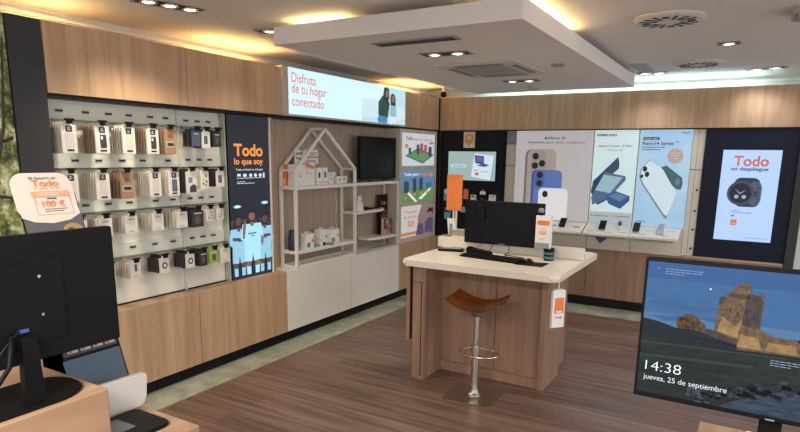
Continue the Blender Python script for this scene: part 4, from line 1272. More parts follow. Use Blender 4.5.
obj('worktop', M().prism(slab_pts(SX0, SX1, SY0, SY1, 0.05, 0.862), (0, 0, 0.043), 0.016), CREAM, ct, 40)
obj('divider', M().prism([(1.20, -2.335, 0.9055), (2.385, -2.335, 0.9055), (2.385, -2.335, 0.985), (2.375, -2.335, 0.992), (1.21, -2.335, 0.992), (1.20, -2.335, 0.985)], (0, -0.035, 0), 0.004), CREAM, ct)
obj('side_panel', M().box(1.325, 1.428, -3.0, -2.02, 0.0, 0.861, 0.002, 1), OAKD, ct)
obj('cable_hatch', M().box(1.335, 1.420, -3.0045, -3.0005, 0.03, 0.735), OAKD, ct)
obj('hatch_slot', M().box(1.398, 1.404, -3.006, -3.0046, 0.03, 0.735).box(1.333, 1.422, -3.006, -3.0046, 0.735, 0.739), BLACK, ct)
obj('lock_plate', M().tube([(1.37, -3.0005, 0.795), (1.37, -3.006, 0.795)], 0.011, 14), GREYT, ct)
obj('front_panel', M().box(1.4285, 2.205, -2.71, -2.69, 0.075, 0.861), OAKD, ct)
obj('kick_board', M().box(1.4285, 2.205, -2.715, -2.69, 0.0, 0.072), OAKD, ct)
obj('panel_seam', M().box(1.86, 1.864, -2.7108, -2.7101, 0.08, 0.855).box(1.44, 2.2, -2.7108, -2.7101, 0.845, 0.852), BLACK, ct)
obj('end_panel', M().box(2.2055, 2.25, -2.74, -2.33, 0.0, 0.861, 0.002, 1), OAKD, ct)
obj('rear_box', M().box(1.4285, 2.2, -2.688, -2.02, 0.0, 0.861), OAKD, ct)
obj('left_wing', M().box(1.262, 1.29, -2.98, -2.62, 0.28, 0.861), OAKD, ct)
obj('left_wing_bracket', M().box(1.291, 1.3245, -2.97, -2.94, 0.32, 0.85), BLACK, ct)

# monitor on the counter
mo = thing('monitor', 'black switched off monitor on the service counter, in front of the divider', 'monitor', (1.78, -2.42, 0.905), None)
obj('casing', M().box(1.475, 2.10, -2.455, -2.425, 0.975, 1.305, 0.004), BLKPLA, mo)
obj('screen', M().box(1.482, 2.093, -2.4562, -2.4551, 0.992, 1.298), BLKSCR, mo)
obj('maker_mark', M().box(1.76, 1.81, -2.4562, -2.4551, 0.980, 0.986), GREYT, mo)
obj('mount_arm', M().box(1.76, 1.82, -2.4245, -2.25, 1.10, 1.15).box(1.76, 1.82, -2.30, -2.25, 0.9055, 1.10).box(1.70, 1.88, -2.33, -2.12, 0.9055, 0.915), BLKPLA, mo)
t = thing('handset', 'small black device hanging over the top left of the counter monitor', 'device', (1.60, -2.47, 1.16))
obj('body', M().box(1.575, 1.645, -2.475, -2.4572, 1.16, 1.285, 0.006), BLKPLA, t)
obj('hook', M().box(1.595, 1.61, -2.47, -2.4572, 1.285, 1.335, 0.002).box(1.595, 1.61, -2.4572, -2.41, 1.3055, 1.32), BLKPLA, t)

# brochure holder
t = thing('leaflet_holder', 'white leaflet holder with an orange banded price sheet right of the counter monitor', 'leaflet holder', (2.09, -2.4, 0.99))
obj('box', M().box(2.062, 2.168, -2.52, -2.4572, 0.985, 1.225, 0.002, 1), PAPER, t)
P = Panel((2.062, -2.5202, 0.985), (1, 0, 0), (0, 0, 1), 0.11, 0.24)
P.shape('orange_band', [rect(0.12, 0.72, 0.9, 0.86)], ORANGE, t)
P.text('lettering', '100€', 0.22, 0.42, 0.55, 0.14, ORANGE, t, 0.01)
P.shape('small_print', lines([(0.60, 1), (0.33, 1), (0.28, 0.7)], 0.28, 0.72, 0.014), GREYT, t)
obj('clear_pocket', M().box(2.062, 2.168, -2.5245, -2.5225, 0.985, 1.03), GREYT, t)
t = thing('security_clamp', 'small grey and black camera like gadget on top of the leaflet holder', 'gadget', (2.08, -2.41, 1.226))
obj('base', M().box(2.065, 2.105, -2.50, -2.4572, 1.2255, 1.245, 0.003), BLKPLA, t)
obj('head', M().lathe((2.085, -2.478, 1.2455), [(0.018, 0), (0.022, 0.012), (0.018, 0.028), (0.006, 0.032)]), GREYT, t, 40)

# orange sign and leaflets on the far side of the divider
t = thing('counter_sign', 'plain bright orange upright sign on a white post behind the counter divider', 'sign', (1.27, -2.2, 0.905))
obj('sign_board', M().box(1.195, 1.325, -2.215, -2.185, 1.19, 1.485, 0.003), ORANGE, t)
obj('post', M().box(1.25, 1.262, -2.206, -2.194, 0.915, 1.19).box(1.275, 1.287, -2.206, -2.194, 0.915, 1.19), WHITEM, t)
obj('base', M().box(1.21, 1.32, -2.25, -2.16, 0.9055, 0.915), WHITEM, t)
t = thing('white_stand', 'narrow white speckled leaflet stand left of the orange sign post', 'leaflet stand', (1.22, -2.28, 0.905))
obj('body', M().prism([(1.262, -2.28, 0.9055), (1.32, -2.28, 0.9055), (1.32, -2.25, 0.9055), (1.262, -2.25, 0.9055)], (-0.025, 0, 0.225)), PAPER, t)
obj('print', M().box(1.262, 1.29, -2.283, -2.2803, 0.96, 1.09), GREYT, t)
ob_ = mat('stripe_card', (0.55, 0.35, 0.22), 0.6)
for i in range(6):
    o = obj('leaflet_stack', M().box(1.30, 1.40, -2.31, -2.225, 0.9055 + 0.0235 * i, 0.9055 + 0.0235 * i + 0.022), [PAPER, ob_, mat('teal_card', (0.28, 0.36, 0.34), 0.6)][i % 3])
    tag(o, 'small bundle of leaflets behind the divider, %s from the bottom of its stack' % ORD[i], 'leaflets', 'stacked leaflet bundles behind the divider')
simple('brown_box', M().box(1.235, 1.29, -2.365, -2.34, 0.9925, 1.005), KRAFT, 'tiny brown block on the left end of the counter divider', 'box')

# on the worktop
ZW = 0.9052
KB = thing('keyboard', 'slim black keyboard in front of the counter monitor', 'keyboard', (1.8, -2.65, ZW), rotz=math.radians(-9), local=True)
KB.location = (1.80, -2.675, ZW)
obj('body', M().box(-0.235, 0.235, -0.075, 0.075, 0, 0.014, 0.004), BLKPLA, KB)
keys = []
for r in range(5):
    for c in range(16):
        x = -0.222 + c * 0.0282
        y = -0.062 + r * 0.0255
        if r == 0 and 4 <= c <= 9:
            if c > 4:
                continue
            obj('key', M().box(x, x + 0.164, y, y + 0.021, 0.0142, 0.0205, 0.001, 1), BLKPLA, KB)
        else:
            obj('key', M().box(x, x + 0.024, y, y + 0.021, 0.0142, 0.0205, 0.001, 1), BLKPLA, KB)
simple('mouse_pad', M().box(2.02, 2.21, -2.80, -2.64, ZW, ZW + 0.003, 0.001, 1), BLKPLA, 'black mouse pad near the right end of the counter', 'mouse pad')
t = thing('mouse', 'black computer mouse on the mouse pad', 'mouse', (2.08, -2.7, ZW + 0.0032))
mb = M()
bmesh.ops.create_icosphere(mb.b, subdivisions=3, radius=1)
bmesh.ops.transform(mb.b, matrix=Matrix.Translation((2.08, -2.70, ZW + 0.0032)) @ Matrix.Diagonal((0.030, 0.052, 0.032, 1)), verts=mb.b.verts)
for v in mb.b.verts:
    v.co.z = max(v.co.z, ZW + 0.0034)
obj('shell', mb, BLKPLA, t, 60)
obj('wheel', M().lathe((0, 0, -0.003), [(0.006, 0), (0.007, 0.003), (0.006, 0.006)], 14).xf(Matrix.Translation((2.08, -2.735, ZW + 0.028)) @ Matrix.Rotation(math.pi / 2, 4, 'Y')), GREYT, t)
t = thing('pen_cup', 'dark glossy pen cup with a teal pattern at the right end of the counter', 'cup', (2.16, -2.45, ZW))
obj('cup', M().lathe((2.165, -2.50, ZW), [(0.034, 0), (0.036, 0.004), (0.040, 0.088), (0.036, 0.088), (0.033, 0.01)]), BLKPLA, t, 40)
obj('pattern', M().lathe((2.165, -2.50, ZW + 0.012), [(0.0375, 0), (0.0385, 0.02), (0.0372, 0.02)]).lathe((2.165, -2.50, ZW + 0.045), [(0.039, 0), (0.0397, 0.016), (0.0385, 0.016)]), mat('teal_pattern', (0.05, 0.16, 0.17), 0.3), t, 40)
t = thing('card_terminal', 'flat black payment terminal at the left end of the counter', 'payment terminal', (1.38, -2.5, ZW), rotz=0.25, local=True)
t.location = (1.395, -2.515, ZW)
obj('body', M().prism([(-0.10, -0.045, 0), (0.10, -0.045, 0), (0.10, 0.045, 0), (-0.10, 0.045, 0)], (0, 0, 0.018), 0.005), BLKPLA, t)
obj('keypad', M().box(0.0, 0.08, -0.03, 0.03, 0.0182, 0.028, 0.002), GREYT, t)
obj('display', M().box(-0.085, -0.015, -0.03, 0.03, 0.0182, 0.0195), mat('lcd', (0.10, 0.11, 0.11), 0.2), t)
t = thing('barcode_scanner', 'black handheld scanner lying behind the keyboard', 'scanner', (1.60, -2.53, ZW))
obj('head', M().prism([(1.535, -2.545, ZW), (1.595, -2.565, ZW), (1.60, -2.52, ZW), (1.545, -2.49, ZW)], (0, 0, 0.05), 0.008), BLKPLA, t)
obj('grip', M().tube([(1.585, -2.535, ZW + 0.028), (1.66, -2.535, ZW + 0.021), (1.75, -2.56, ZW + 0.018)], [0.021, 0.018, 0.015], 12), BLKPLA, t, 50)
simple('red_cable', M().tube([(1.45, -2.47, ZW + 0.003), (1.50, -2.50, ZW + 0.003), (1.55, -2.43, ZW + 0.02), (1.60, -2.395, ZW + 0.05)], 0.0025, 6), mat('red_wire', (0.35, 0.05, 0.04), 0.5), 'thin red cable rising left of the scanner', 'cable', 'cables on the counter', 60)
for i, pts in enumerate(([(1.72, -2.40, 1.0), (1.69, -2.41, 0.95), (1.68, -2.44, ZW + 0.012), (1.66, -2.50, ZW + 0.02)],
                         [(1.82, -2.40, 1.0), (1.83, -2.41, 0.95), (1.84, -2.44, ZW + 0.014), (1.82, -2.48, ZW + 0.004), (1.86, -2.49, ZW + 0.004), (1.90, -2.50, ZW + 0.004), (2.0, -2.54, ZW + 0.004)])):
    simple('black_cable', M().tube(pts, 0.003, 6), BLKPLA, ['thin black cable hanging below the left half of the counter monitor', 'thin black cable hanging below the middle of the counter monitor and running right'][i], 'cable', 'cables on the counter', 60)

# leaflets hanging on the counter corner
t = thing('hanging_leaflets', 'bundle of white leaflets with an orange square hanging from the counter corner', 'leaflets', (2.33, -2.98, 0.55), rotz=math.radians(48), local=True)
t.location = (2.385, -2.99, 0.562)
for k in range(3):
    obj('leaflet', M().box(-0.045, 0.045, -0.012 + k * 0.009, -0.006 + k * 0.009, -0.004 * k, 0.245 - 0.004 * k, 0.001, 1), PAPER, t)
P = Panel((-0.045, -0.0122, 0), (1, 0, 0), (0, 0, 1), 0.09, 0.245)
P.shape('orange_square', [rect(0.16, 0.38, 0.90, 0.80)], ORANGE, t)
P.shape('logo_strip', [rect(0.32, 0.40, 0.74, 0.45)], PAPER, t, 2)
P.text('lettering', 'orange', 0.22, 0.24, 0.60, 0.05, INK, t, 0.02)
obj('hanger', M().tube([(0, 0.0, 0.24), (0, 0.0, 0.2995)], 0.003, 6).box(-0.03, 0.03, -0.014, 0.016, 0.244, 0.25), WHITEM, t)

# ------------------------------------------------------------------ bar stool
bs = thing('bar_stool', 'chrome bar stool with an amber transparent seat in front of the counter', 'bar stool', (1.86, -3.06, 0), rotz=math.radians(4), local=True)
obj('base_plate', M().prism([(a, b, 0) for a, b in rrect(-0.17, -0.17, 0.17, 0.17, 0.02, 0.02)], (0, 0, 0.008), 0.002), STEEL, bs)
obj('base_flare', M().lathe((0, 0, 0.0082), [(0.052, 0), (0.050, 0.008), (0.036, 0.018), (0.030, 0.035), (0.027, 0.06)]), STEEL, bs, 40)
obj('column', M().lathe((0, 0, 0.066), [(0.026, 0), (0.026, 0.30), (0.020, 0.305), (0.020, 0.50)]), CHROME, bs, 40)
mb = M().ring((0.045, -0.065, 0.335), 0.135, 0.007, 36, 8, 1.0, 0.75)
mb.tube([(0, 0.02, 0.335), (0.0, 0.038, 0.335)], 0.007, 8)
obj('foot_ring', mb, CHROME, bs, 60)
obj('ring_collar', M().lathe((0, 0, 0.315), [(0.030, 0), (0.030, 0.045)]), CHROME, bs, 40)
obj('lever', M().tube([(0.02, 0.0, 0.555), (0.08, -0.03, 0.55), (0.115, -0.05, 0.53)], 0.005, 8), CHROME, bs, 60)
obj('seat_mount', M().lathe((0, 0, 0.5665), [(0.022, 0), (0.035, 0.02), (0.085, 0.052), (0.09, 0.056)]), STEEL, bs, 40)
# curved amber shell: dips in the middle and flares up at the ends
mb = M()
NX, NY = 24, 12
top, bot = [], []
for i in range(NX + 1):
    u_ = -1 + 2 * i / NX
    rt, rb_ = [], []
    for j in range(NY + 1):
        v_ = -1 + 2 * j / NY
        w = 0.165 * (1 - 0.12 * abs(u_) ** 3)
        x = 0.195 * u_ * (1 - 0.04 * v_ * v_)
        y = w * v_
        z = 0.623 + 0.062 * abs(u_) ** 2 + 0.02 * (abs(v_) ** 3)
        rt.append(mb.b.verts.new((x, y, z + 0.012)))
        rb_.append(mb.b.verts.new((x, y, z)))
    top.append(rt)
    bot.append(rb_)
for i in range(NX):
    for j in range(NY):
        mb.b.faces.new((top[i][j], top[i + 1][j], top[i + 1][j + 1], top[i][j + 1]))
        mb.b.faces.new((bot[i][j], bot[i][j + 1], bot[i + 1][j + 1], bot[i + 1][j]))
for i in range(NX):
    mb.b.faces.new((top[i][0], bot[i][0], bot[i + 1][0], top[i + 1][0]))
    mb.b.faces.new((top[i][NY], top[i + 1][NY], bot[i + 1][NY], bot[i][NY]))
for j in range(NY):
    mb.b.faces.new((top[0][j], top[0][j + 1], bot[0][j + 1], bot[0][j]))
    mb.b.faces.new((top[NX][j], bot[NX][j], bot[NX][j + 1], top[NX][j + 1]))
obj('seat', mb, AMBER, bs, 50)

# ------------------------------------------------------------------ near left desk
ZD = 0.80
dk = thing('desk', 'wooden sales desk at the lower left edge under the big monitor', 'desk', (1.5, -6.3, 0))
obj('top', M().box(1.20, 1.96, -7.2, -5.50, ZD - 0.04, ZD, 0.003, 1), OAKH, dk)
obj('side_panel', M().box(1.26, 1.90, -7.15, -5.55, 0.0, ZD - 0.041), OAK, dk)
ZR = 0.99
rs = thing('monitor_riser', 'wooden block riser under the stand of the big left monitor', 'riser', (1.7, -6.1, ZD))
obj('block', M().box(1.45, 1.885, -6.9, -5.742, ZD + 0.0005, ZR, 0.004, 2), OAKH, rs)
lm = thing('monitor', 'big black monitor seen from behind on the wooden riser at the left edge', 'monitor', (1.83, -6.0, ZR))
obj('casing', M().box(1.785, 1.815, -6.24, -5.645, 1.098, 1.428, 0.005), BLKPLA, lm)
obj('screen', M().box(1.7838, 1.7848, -6.235, -5.65, 1.115, 1.422), BLKSCR, lm)
obj('rear_bulge', M().prism([(1.8155, -6.10, 1.15), (1.8155, -5.80, 1.15), (1.8155, -5.80, 1.36), (1.8155, -6.10, 1.36)], (0.004, 0, 0)), BLKPLA, lm)
obj('neck', M().prism([(1.8205, -5.935, ZR + 0.012), (1.8205, -5.885, ZR + 0.012), (1.8205, -5.892, 1.175), (1.8205, -5.928, 1.175)], (0.022, 0, 0)), BLKPLA, lm)
bp_ = [(1.83 + 0.115 * math.cos(t_) * (1 if abs(math.cos(t_)) < .9 else 1), -5.93 + 0.145 * math.sin(t_)) for t_ in [2 * math.pi * k / 36 for k in range(36)]]
bp_ = rrect(1.67, -6.13, 1.868, -5.768, 0.08, 0.10, 8)
obj('foot_plate', M().prism([(a, b, ZR + 0.0005) for a, b in bp_], (0, 0, 0.011), 0.003), BLKPLA, lm)
obj('port_plug', M().box(1.8205, 1.826, -5.925, -5.90, 1.183, 1.192, 0.001), mat('blue_plug', (0.05, 0.10, 0.35), 0.5), lm)
mb = M()
for (y, z) in ((-5.86, 1.32), (-6.0, 1.32), (-5.86, 1.22), (-6.0, 1.22)):
    mb.tube([(1.8195, y, z), (1.8215, y, z)], 0.004, 8)
obj('screw', mb, CHROME, lm)
simple('monitor_cable', M().tube([(1.828, -5.945, 1.18), (1.86, -5.965, 1.16), (1.868, -5.975, 1.12), (1.862, -6.02, 1.06), (1.85, -6.10, 1.01), (1.83, -6.25, 0.998)], 0.006, 8), BLKPLA, 'thick black cable curving down beside the neck of the big left monitor', 'cable', 'cables of the left monitor', 60)
simple('monitor_cable', M().tube([(1.825, -5.925, 1.19), (1.85, -5.985, 1.15), (1.85, -6.0, 1.08), (1.84, -6.12, 1.02), (1.82, -6.22, 0.996)], 0.004, 8), BLKPLA, 'thinner black cable crossing the neck of the big left monitor', 'cable', 'cables of the left monitor', 60)

# tall leaning promotional display behind the monitor
pdp = thing('promo_display', 'leaning counter display with a rounded card reading Todo 100 € behind the left monitor', 'display', (1.6, -5.57, ZD))
up = Vector((-0.36, 0, 1)).normalized()
P = Panel((1.615, -5.675, ZD + 0.014), (0, 1, 0), up, 0.195, 0.80)


def pbox(name, a0, b0, a1, b1, d0, d1, m_, parent, rr=None):
    pts = rrect(a0, b0, a1, b1, rr, rr * P.w / P.h, 8) if rr else rect(a0, b0, a1, b1)
    return obj(name, M().prism([P.P(a, b, d0) for a, b in pts], P.n * (d1 - d0)), m_, parent)


pbox('back_board', 0.06, 0.0, 1.03, 0.93, -0.02, -0.006, BLKPLA, pdp, 0.12)
CARD = mat('cream_card', (0.84, 0.73, 0.63), 0.6)
card = pbox('card', 0.0, 0.80, 1.0, 0.995, -0.005, -0.0008, CARD, pdp, 0.22)
P.shape('card_foot', [[(0.02, 0.86), (0.98, 0.86), (1.0, 0.815), (0.80, 0.79), (0.5, 0.78), (0.2, 0.79), (0.02, 0.81)]], CARD, pdp, 3)
P.text('lettering', 'El futuro es', 0.30, 0.967, 0.44, 0.010, INK, card, 0.01, 3)
ORP = mat('orange_ink', (0.80, 0.26, 0.10), 0.6)
P.text('lettering', 'Todo', 0.32, 0.936, 0.44, 0.028, ORP, card, 0.012, 3)
P.text('lettering', 'lo que eres', 0.34, 0.923, 0.42, 0.010, ORP, card, 0.01, 3)
P.shape('orange_band', [rect(0.27, 0.893, 0.90, 0.916)], mat('soft_orange', (0.85, 0.42, 0.22), 0.6), card, 3)
P.shape('small_print', lines([(0.907, 1), (0.898, 0.8)], 0.36, 0.82, 0.003), PAPER, card, 4)
P.shape('thin_frame', [rect(0.29, 0.818, 0.297, 0.893), rect(0.885, 0.818, 0.892, 0.893), rect(0.29, 0.816, 0.892, 0.818)], mat('grey_line', (0.45, 0.38, 0.33), 0.6), card, 4)
P.text('lettering', '100 €', 0.40, 0.848, 0.38, 0.028, ORP, card, 0.02, 4)
P.shape('small_print', lines([(0.883, 1)], 0.50, 0.66, 0.004) + lines([(0.838, 1), (0.829, 0.8)], 0.42, 0.80, 0.003), INK, card, 4)
P.shape('photo_band', [rect(0.04, 0.66, 1.02, 0.83)], mat('slate_print', (0.12, 0.12, 0.14), 0.5), pdp)
P.shape('photo_band', [rect(0.05, 0.665, 0.65, 0.745), ], mat('olive_print', (0.10, 0.14, 0.05), 0.5), pdp, 2)
P.shape('photo_band', [ell(0.80, 0.74, 0.18, 0.035)], mat('tan_print', (0.45, 0.30, 0.12), 0.5), pdp, 2)
P.shape('photo_band', [ell(0.76, 0.735, 0.09, 0.022)], mat('maroon_print', (0.15, 0.05, 0.05), 0.5), pdp, 3)
pbox('photo_strip', 0.04, 0.235, 0.97, 0.275, -0.005, -0.0008, mat('strip_dark', (0.03, 0.03, 0.03), 0.4), pdp)
P.shape('photo_print', [rect(0.10 + 0.22 * k, 0.245, 0.27 + 0.22 * k, 0.270) for k in range(4)], mat('strip_photo', (0.36, 0.33, 0.32), 0.5), pdp, 1)
P.shape('photo_print', [rect(0.12 + 0.22 * k, 0.248, 0.17 + 0.22 * k, 0.265) for k in range(4)], mat('strip_brown', (0.20, 0.11, 0.09), 0.5), pdp, 2)
pbox('blue_panel', 0.0, 0.0, 0.99, 0.222, -0.005, -0.0008, mat('steel_blue_gloss', (0.07, 0.12, 0.17), 0.18), pdp)

t = thing('white_screen_stand', 'white rounded upright board on the left desk behind the signature pad', 'board', (1.66, -5.62, ZD))
BR = [(1.665, b, c) for b, c in [(-5.78, ZD + 0.0005), (-5.505, ZD + 0.0005), (-5.492, ZD + 0.006), (-5.482, ZD + 0.03), (-5.475, ZD + 0.095), (-5.480, ZD + 0.108), (-5.492, ZD + 0.113), (-5.78, ZD + 0.12)]]
obj('board', M().prism(BR, (0.022, 0, 0), 0.004), WHITE, t, 40)
t = thing('signature_pad', 'black signature pad with a grey screen on the left desk', 'signature pad', (1.80, -5.62, ZD))
obj('body', M().prism([(a, b, ZD + 0.0005) for a, b in rrect(1.71, -5.735, 1.885, -5.545, 0.02, 0.02)], (0, 0, 0.014), 0.003), BLKPLA, t)
obj('screen', M().box(1.74, 1.83, -5.725, -5.63, ZD + 0.0148, ZD + 0.016), mat('pad_lcd', (0.20, 0.22, 0.22), 0.25), t)
simple('pad_cord', M().tube([(1.72, -5.66, ZD + 0.016), (1.70, -5.665, ZD + 0.04), (1.695, -5.68, ZD + 0.065), (1.692, -5.74, ZD + 0.08)], 0.0025, 6), BLKPLA, 'thin black cord rising from the signature pad', 'cord', smooth=60)

# ------------------------------------------------------------------ near right desk and lock screen monitor
d2 = thing('desk', 'wooden desk at the lower right edge under the lit monitor', 'desk', (3.8, -5.4, 0))
ZQ = 0.98
obj('top', M().box(3.315, 4.4, -5.95, -5.06, ZQ - 0.04, ZQ, 0.003, 1), OAKH, d2)
obj('side_panel', M().box(3.36, 4.3, -5.85, -5.12, 0.0, ZQ - 0.041), OAK, d2)
rm = thing('monitor', 'lit monitor showing a castle lock screen with 14:38 at the right edge', 'monitor', (3.46, -5.16, ZQ))
obj('casing', M().box(3.168, 3.772, -5.187, -5.150, 1.064, 1.406, 0.003), BLKPLA, rm)
RW, RH = 0.590, 0.322
P = Panel((3.175, -5.1884, 1.078), (1, 0, 0), (0, 0, 1), RW, RH)
SB = scrn('ls_sky', (0.030, 0.10, 0.25), (0.05, 0.15, 0.33), 0.85, 5, (1, 1, 3))
scn = obj('screen', M().box(3.175, 3.765, -5.1882, -5.1871, 1.078, 1.400), SB, rm)
P.shape('wallpaper', [rect(0, 0.88, 1, 1.0)], scr('ls_sky_top', (0.028, 0.095, 0.26), 0.8), scn, 1)
P.shape('wallpaper', [rect(0, 0.50, 1, 0.62)], scr('ls_sky_low', (0.07, 0.16, 0.30), 0.85), scn, 1)
P.shape('wallpaper', [[(0.0, 0.70), (0.10, 0.73), (0.18, 0.70), (0.28, 0.72), (0.2, 0.66), (0.08, 0.67)], [(0.20, 0.62), (0.32, 0.65), (0.36, 0.62), (0.26, 0.60)], [(0.02, 0.60), (0.14, 0.62), (0.20, 0.60), (0.08, 0.57)]], scr('ls_cloud', (0.035, 0.105, 0.24), 0.8), scn, 2)
HILL = scr('ls_hill', (0.008, 0.014, 0.024), 0.7)
P.shape('wallpaper', [[(0.0, 0.40), (0, 0.575), (0.06, 0.56), (0.12, 0.53), (0.30, 0.55), (0.42, 0.53), (0.56, 0.57), (0.70, 0.55), (0.78, 0.60), (0.88, 0.56), (1, 0.55), (1, 0.40)]], HILL, scn, 3)
P.shape('wallpaper', [[(0, 0.0), (1, 0.0), (1, 0.42), (0.6, 0.43), (0.3, 0.42), (0, 0.44)]], scrn('ls_grass', (0.006, 0.010, 0.012), (0.018, 0.034, 0.028), 0.8, 22, (1, 1, 4)), scn, 4)
P.shape('wallpaper', [[(0.0, 0.40), (0.5, 0.43), (0.5, 0.42), (0.0, 0.385)], [(0, 0.30), (0.4, 0.34), (0.4, 0.32), (0, 0.28)]], scr('ls_grass_lit', (0.022, 0.045, 0.045), 0.7), scn, 5)
CA = scrn('ls_castle', (0.07, 0.05, 0.035), (0.34, 0.20, 0.09), 0.6, 90)
CB = scrn('ls_castle_dark', (0.035, 0.03, 0.03), (0.10, 0.075, 0.05), 0.75, 60)
CL = scrn('ls_castle_lit', (0.26, 0.16, 0.07), (0.55, 0.36, 0.14), 0.6, 50)
P.shape('castle', [[(0.255, 0.53), (0.258, 0.64), (0.262, 0.80), (0.281, 0.80), (0.285, 0.83), (0.298, 0.83), (0.311, 0.90), (0.324, 0.88), (0.337, 0.93), (0.347, 0.90), (0.361, 0.90), (0.364, 0.83), (0.390, 0.84), (0.397, 0.86), (0.407, 0.82), (0.403, 0.56), (0.390, 0.50), (0.271, 0.50)]], CA, scn, 5)
P.shape('castle', [[(0.344, 0.62), (0.351, 0.84), (0.390, 0.83), (0.403, 0.80), (0.403, 0.58)], [(0.262, 0.80), (0.281, 0.80), (0.281, 0.76), (0.262, 0.74)], [(0.298, 0.83), (0.357, 0.83), (0.357, 0.80), (0.298, 0.80)]], CB, scn, 6)
P.shape('castle', [[(0.265, 0.55), (0.337, 0.52), (0.344, 0.66), (0.324, 0.60), (0.278, 0.66)]], CL, scn, 6)
P.shape('castle', [[(0.337, 0.44), (0.337, 0.60), (0.390, 0.61), (0.456, 0.56), (0.522, 0.56), (0.536, 0.53), (0.542, 0.45)]], CA, scn, 7)
P.shape('castle', [[(0.337, 0.46), (0.344, 0.55), (0.403, 0.54), (0.417, 0.46)], [(0.430, 0.46), (0.436, 0.52), (0.522, 0.52), (0.529, 0.46)]], CL, scn, 8)
P.shape('castle', [[(0.205, 0.53), (0.212, 0.56), (0.258, 0.55), (0.337, 0.50), (0.337, 0.47), (0.258, 0.50)]], CB, scn, 7)
P.shape('castle', [rect(0.30 + 0.026 * k, 0.70 - 0.03 * (k % 2), 0.304 + 0.026 * k, 0.73 - 0.03 * (k % 2)) for k in range(4)], HILL, scn, 9)
P.shape('tree_print', [ell(0.17, 0.59, 0.036, 0.055), ell(0.20, 0.565, 0.026, 0.035), ell(0.145, 0.575, 0.024, 0.045)], scrn('ls_tree', (0.03, 0.02, 0.015), (0.20, 0.12, 0.05), 0.8, 90), scn, 6)
P.shape('castle', [[(0.192, 0.48), (0.337, 0.46), (0.337, 0.43), (0.219, 0.44)]], HILL, scn, 8)
P.shape('wallpaper', [[(0.30, 0.0), (0.40, 0.12), (0.55, 0.22), (0.68, 0.30), (0.80, 0.34), (1, 0.34), (1, 0.0)]], scrn('ls_water', (0.012, 0.025, 0.045), (0.05, 0.09, 0.15), 0.8, 40, (1, 1, 3)), scn, 5)
P.shape('wallpaper', [[(0.62, 0.0), (0.72, 0.10), (0.85, 0.22), (1, 0.28), (1, 0.0)]], scr('ls_water_lit', (0.07, 0.15, 0.30), 0.8), scn, 6)
rk = []
rnd = random.Random(9)
for k in range(150):
    u0 = rnd.uniform(0.0, 1.0)
    a = 0.20 + 0.55 * u0 + rnd.uniform(-0.06, 0.06)
    b = 0.04 + 0.28 * u0 + rnd.uniform(-0.04, 0.04)
    s_ = rnd.uniform(0.008, 0.024)
    rk.append([(a + s_ * math.cos(t_) * rnd.uniform(.7, 1), max(0.002, b + s_ * 1.1 * math.sin(t_) * rnd.uniform(.7, 1))) for t_ in [2 * math.pi * q / 7 for q in range(7)]])
P.shape('rocks', rk[:70], scr('ls_rock', (0.05, 0.065, 0.09), 0.7), scn, 7)
P.shape('rocks', rk[70:], scr('ls_rock_dark', (0.015, 0.02, 0.03), 0.7), scn, 8)
LW = scr('ls_text', (0.85, 0.9, 1.0), 0.8)
P.text('lettering', '14:38', 0.026, 0.185, 0.132, 0.072, LW, scn, -0.012, 10)
P.text('lettering', 'jueves, 25 de septiembre', 0.023, 0.10, 0.300, 0.052, LW, scn, -0.006, 10)
P.shape('small_print', lines([(0.955, 1), (0.938, 0.95), (0.921, 0.5)], 0.066, 0.20, 0.005) + [ell(0.04, 0.96, 0.003, 0.005, 8)] + lines([(0.40, 1), (0.383, 0.9), (0.366, 0.5)], 0.45, 0.58, 0.005), scr('ls_small', (0.28, 0.36, 0.5), 0.7), scn, 10)
P.shape('star', [ell(0.228, 0.845, 0.0035, 0.006, 8)], LW, scn, 9)
P.shape('maker_mark', [rect(0.46, -0.035, 0.49, -0.024)], GREYT, rm)
obj('neck', M().box(3.438, 3.483, -5.150, -5.125, ZQ + 0.012, 1.20, 0.003), BLKPLA, rm)
obj('foot_plate', M().prism([(a, b, ZQ + 0.0005) for a, b in ell(3.46, -5.20, 0.115, 0.095, 32)], (0, 0, 0.011), 0.003), BLKPLA, rm)
simple('white_cable', M().tube([(3.60, -5.14, ZQ + 0.02), (3.54, -5.12, ZQ + 0.03), (3.50, -5.10, ZQ + 0.01), (3.42, -5.08, ZQ + 0.004)], 0.004, 6), WHITEM, 'white cable on the right desk behind the monitor stand', 'cable', smooth=60)

# ------------------------------------------------------------------ ceiling fittings
FRM = mat('lamp_recess', (0.01, 0.01, 0.01), 0.5, spec=0.2)
RING = mat('lamp_reflector', (0.8, 0.78, 0.75), 0.15, 1.0)


